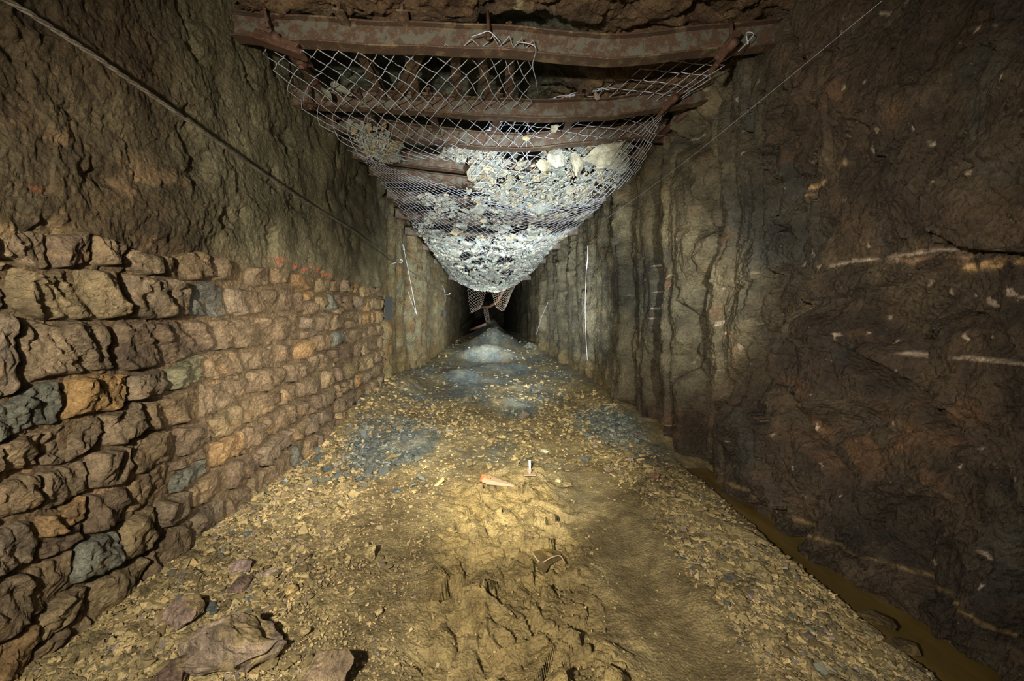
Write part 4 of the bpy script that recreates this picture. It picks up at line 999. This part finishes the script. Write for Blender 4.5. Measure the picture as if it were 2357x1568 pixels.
rock_at('flat_stone', 1510, 1114, (0.03, 0.05, 0.04), lin(140, 100, 80), 'reddish-brown stone standing at the edge of the wheel strip', 53, (0.3, 0.5, 0.2), sink=0.1)
rock_at('flat_stone', 775, 1000, (0.16, 0.14, 0.10), lin(156, 130, 82), 'large ochre block at the foot of the stone wall by the grey chips', 54, cat='stone')
rock_at('flat_stone', 915, 1133, (0.07, 0.04, 0.02), lin(92, 104, 104), 'dark blue-grey flake on the left of the bright patch', 55)
rock_at('flat_stone', 1155, 1012, (0.10, 0.06, 0.03), lin(178, 160, 104), 'pale flat stone at the top of the bright patch', 56)
rock_at('flat_stone', 1250, 1040, (0.09, 0.06, 0.035), lin(184, 176, 140), 'palest stone of the bright patch, behind the upright bolt', 57)
rock_at('flat_stone', 1285, 1108, (0.055, 0.04, 0.03), lin(184, 162, 110), 'pale stone on the right rim of the mud', 58)
rock_at('flat_stone', 1185, 1068, (0.06, 0.04, 0.03), lin(180, 154, 92), 'yellow stone left of the upright bolt', 60)
rock_at('flat_stone', 1222, 815, (0.40, 0.30, 0.16), lin(112, 114, 92), 'grey block by the right wall at the far mounds', 61)
rock_at('flat_stone', 2020, 1455, (0.07, 0.12, 0.03), lin(92, 74, 34), 'flat stone half sunk in the near end of the channel', 62, sink=-1.2)
rock_at('flat_stone', 2080, 1500, (0.10, 0.07, 0.03), lin(104, 84, 44), 'wide muddy slab on the channel bank, nearest of the bank', 63, sink=-0.6)

# ------------------------------------------------------------------ water
def water(outline, z, name, label):
    P = np.array([floorpt(*p) for p in outline]); c = P.mean(0)
    n = len(P); rings = 6; V = [(0, 0, 0)]
    for r in range(1, rings+1):
        for i in range(n): V.append((*((P[i]-c)*r/rings), 0))
    Fc = [(0, 1+i, 1+(i+1) % n) for i in range(n)]
    for r in range(rings-1):
        for i in range(n): Fc.append((1+r*n+i, 1+(r+1)*n+i, 1+(r+1)*n+(i+1) % n, 1+r*n+(i+1) % n))
    me = bpy.data.meshes.new(name); me.from_pydata(V, [], Fc); 
    for p in me.polygons: p.use_smooth = True
    o = link(name, me, M['water'], None, (c[0], c[1], z)); tag(o, label, 'water'); return o
def channel_water():
    Y = np.linspace(0.9, 4.4, 60); X = np.linspace(1.6, 2.28, 8); yy, xx = np.meshgrid(Y, X, indexing='ij')
    c = np.array([1.95, 2.6, -0.055])
    V = np.stack([xx, yy, -0.055+0*xx], -1).reshape(-1, 3)-c
    o = link('water_channel', mesh_np('water_channel', V, gridfaces(60, 8, True)), M['water'], None, tuple(c)); tag(o, 'still ochre water in the drainage channel along the right wall', 'water')
channel_water()
x, y = floorpt(1258, 1285)
water([(1225, 1268), (1262, 1262), (1290, 1268), (1292, 1285), (1266, 1300), (1255, 1318), (1236, 1310), (1240, 1290)], float(ground(x, y))+0.03, 'mud_puddle', 'small still puddle of ochre water among the footprints')

# ------------------------------------------------------------------ cable, hooks, cords and plates on the walls
def cable():
    pts = [(-200, -125), (0, -8), (60, 25), (220, 130), (400, 255), (560, 368), (700, 462), (800, 522), (905, 598), (960, 634), (1030, 680), (1068, 702)]
    Q = []
    for px, py in pts:
        Y = -1.80*F/(px-VPX); Q.append(P3(px, py, Y))
    P = []
    for i in range(len(Q)-1):
        n = int(max(6, np.linalg.norm(Q[i+1]-Q[i])/0.012)); n = min(n, 160)
        for t in np.arange(n)/n: P.append(Q[i]*(1-t)+Q[i+1]*t)
    P = np.array(P); k = np.ones(9)/9
    c = Q[4]; root = empty('steel_cable', tuple(c)); tag(root, 'twisted steel cable strung along the left wall', 'cable')
    s = np.concatenate([[0], np.cumsum(np.linalg.norm(np.diff(P, axis=0), axis=1))])
    for j in range(3):
        a = s/0.028+j*2*math.pi/3; R = 0.0065
        Q2 = P-c+np.stack([R*np.cos(a), 0*a, R*np.sin(a)], -1)
        b = MB(); b.tube(Q2, 0.0065, 4); b.build('strand', M['cable'], root, smooth=True)
cable()
def thin(pts, r, name, mat, label, cat, group=None, n=6):
    P = np.array([P3(*p) for p in pts]); c = P[len(P)//2].copy(); b = MB(); b.tube(spline(P-c, 8*len(P)), r, n); o = b.build(name, M[mat], None, tuple(c), True); tag(o, label, cat, group); return o
YL = lambda px: -1.84*F/(px-VPX)
thin([(898, 609, 8.2), (903, 607, 8.1), (915, 604, 8.0), (924, 604, 7.9), (926, 599, 7.9), (921, 598, 7.9)], 0.009, 'cable_hook', 'white', 'larger white hook holding the cable by the long cord', 'hook', 'white cable hooks')
thin([(1024, 679, 17.6), (1034, 678, 17.3), (1036, 676, 17.3), (1034, 675, 17.3)], 0.012, 'cable_hook', 'white', 'smaller white hook farther along the cable', 'hook', 'white cable hooks')
thin([(925, 562, 8.9), (928, 566, 8.8), (930, 575, 8.7)], 0.02, 'cord_eye', 'white', 'small metal eye at the top of the long white cord', 'eyelet')
thin([(930, 575, 8.7), (944, 645, 8.7), (959, 724, 8.7)], 0.005, 'white_cord', 'cord', 'long white cord slanting down the left wall', 'cord', 'white cords on the walls')
thin([(938, 668, 8.7), (948, 697, 8.7), (958, 722, 8.7)], 0.003, 'white_cord', 'cord', 'short thin cord meeting the foot of the long one', 'cord', 'white cords on the walls')
thin([(1016, 654, 17), (1023, 670, 16.8), (1025, 695, 16.8)], 0.007, 'white_cord', 'cord', 'short white cord behind the smaller hook', 'cord', 'white cords on the walls')
thin([(1353, 566, 7.9), (1353, 580, 7.9), (1352, 600, 7.9), (1350, 620, 7.9)], 0.009, 'cord_tensioner', 'white', 'slender white tensioner at the top of the right-hand cord', 'tensioner')
thin([(1350, 612, 7.9), (1347, 700, 7.9), (1349, 780, 7.8), (1352, 830, 7.6)], 0.004, 'white_cord', 'cord', 'white cord hanging down the right wall', 'cord', 'white cords on the walls')
thin([(1376, 548, 7.7), (1366, 558, 7.75), (1353, 566, 7.9)], 0.01, 'wall_peg', 'rust', 'rusty peg in the right wall holding the cord', 'peg')
thin([(2030, 2, 2.05), (1560, 385, 4.1), (1380, 515, 6.4)], 0.0012, 'thin_line', 'cord', 'hair-thin line stretched across the right wall from the roof', 'line', None, 4)
thin([(1262, 695, 13), (1245, 735, 13), (1235, 770, 12.5)], 0.006, 'thin_line', 'cord', 'thin line slanting down the far right wall to the mounds', 'line', None, 4)
def plate(px0, py0, px1, py1, Y, label, t=0.02, mat='plaque'):
    A, B = P3(px0, py0, Y), P3(px1, py1, Y); c = (A+B)/2; root = empty('wall_plate', tuple(c)); root.rotation_euler = (0, 0, -0.12)
    tag(root, label, 'plate', 'dark plates on the left wall')
    w, h = abs(B[0]-A[0]), abs(A[2]-B[2]); b = MB(); b.box((0, 0, 0), (w, t, h)); b.build('board', M[mat], root, bevel=0.004)
    b = MB()
    for sx in (-1, 1):
        for sz in (-1, 1): hexnut(b, (sx*w*0.35, -t/2-0.003, sz*h*0.42), 0.008, 0.008, 'y')
    b.build('screws', M['rust'], root)
plate(886, 684, 904, 736, 7.15, 'larger dark rectangular plate fixed at the end of the stone wall')
plate(1019, 716, 1026, 731, 16.6, 'smaller dark plate far along the left wall')
# upright bolt and wedge dropped in the mud
def dropped_bolt():
    x, y = floorpt(1219, 1100); z = float(ground(x, y))+0.035
    root = empty('roof_bolt', (x, y, z)); tag(root, 'short pale roof bolt standing upright on its plate beyond the mud', 'bolt')
    b = MB(); b.tube([(0, 0, 0), (0.002, 0, 0.07), (0.0, 0, 0.135)], 0.010, 10); b.build('rod', M['white'], root, smooth=True)
    b = MB(); hexnut(b, (0, 0, 0.04), 0.022, 0.03); b.build('nut', M['beige'], root)
    b = MB(); b.box((0, 0, 0.006), (0.11, 0.09, 0.008)); b.build('plate', M['beige'], root, bevel=0.002)
    x, y = floorpt(1145, 1118); z = float(ground(x, y))+0.045
    root = empty('steel_wedge', (x, y, z)); root.rotation_euler = (0.15, 0.12, -0.12); tag(root, 'tapered pale steel wedge with an orange plate and nut, at the mud rim', 'wedge')
    b = MB(); b.add([(-0.10, -0.045, 0), (0.18, -0.008, 0), (0.18, 0.008, 0), (-0.10, 0.045, 0), (-0.10, -0.045, 0.045), (0.18, -0.008, 0.012), (0.18, 0.008, 0.012), (-0.10, 0.045, 0.045)],
                    [(3, 2, 1, 0), (4, 5, 6, 7), (0, 1, 5, 4), (1, 2, 6, 5), (2, 3, 7, 6), (3, 0, 4, 7)]); b.build('blade', M['beige'], root, bevel=0.003)
    b = MB(); b.box((-0.115, -0.012, 0.03), (0.085, 0.012, 0.085), Euler((0.25, 0.25, 0)).to_matrix()); b.build('plate', M['orange'], root, bevel=0.003)['label'] = 'orange-rusted square plate'
    b = MB(); hexnut(b, (-0.115, -0.028, 0.03), 0.026, 0.016, 'y'); b.build('nut', M['beige'], root)
dropped_bolt()
def hose():
    P = [floorpt(*p) for p in ((1228, 1285), (1245, 1292), (1270, 1293), (1290, 1290), (1300, 1300))]
    Q = spline([(x, y, float(ground(x, y))+0.05) for x, y in P], 30); c = Q[15].copy(); b = MB(); b.tube(Q-c, 0.004, 6)
    o = b.build('thin_hose', M['beige'], None, tuple(c), True); tag(o, 'thin muddy hose curving across the small puddle', 'hose')
hose()
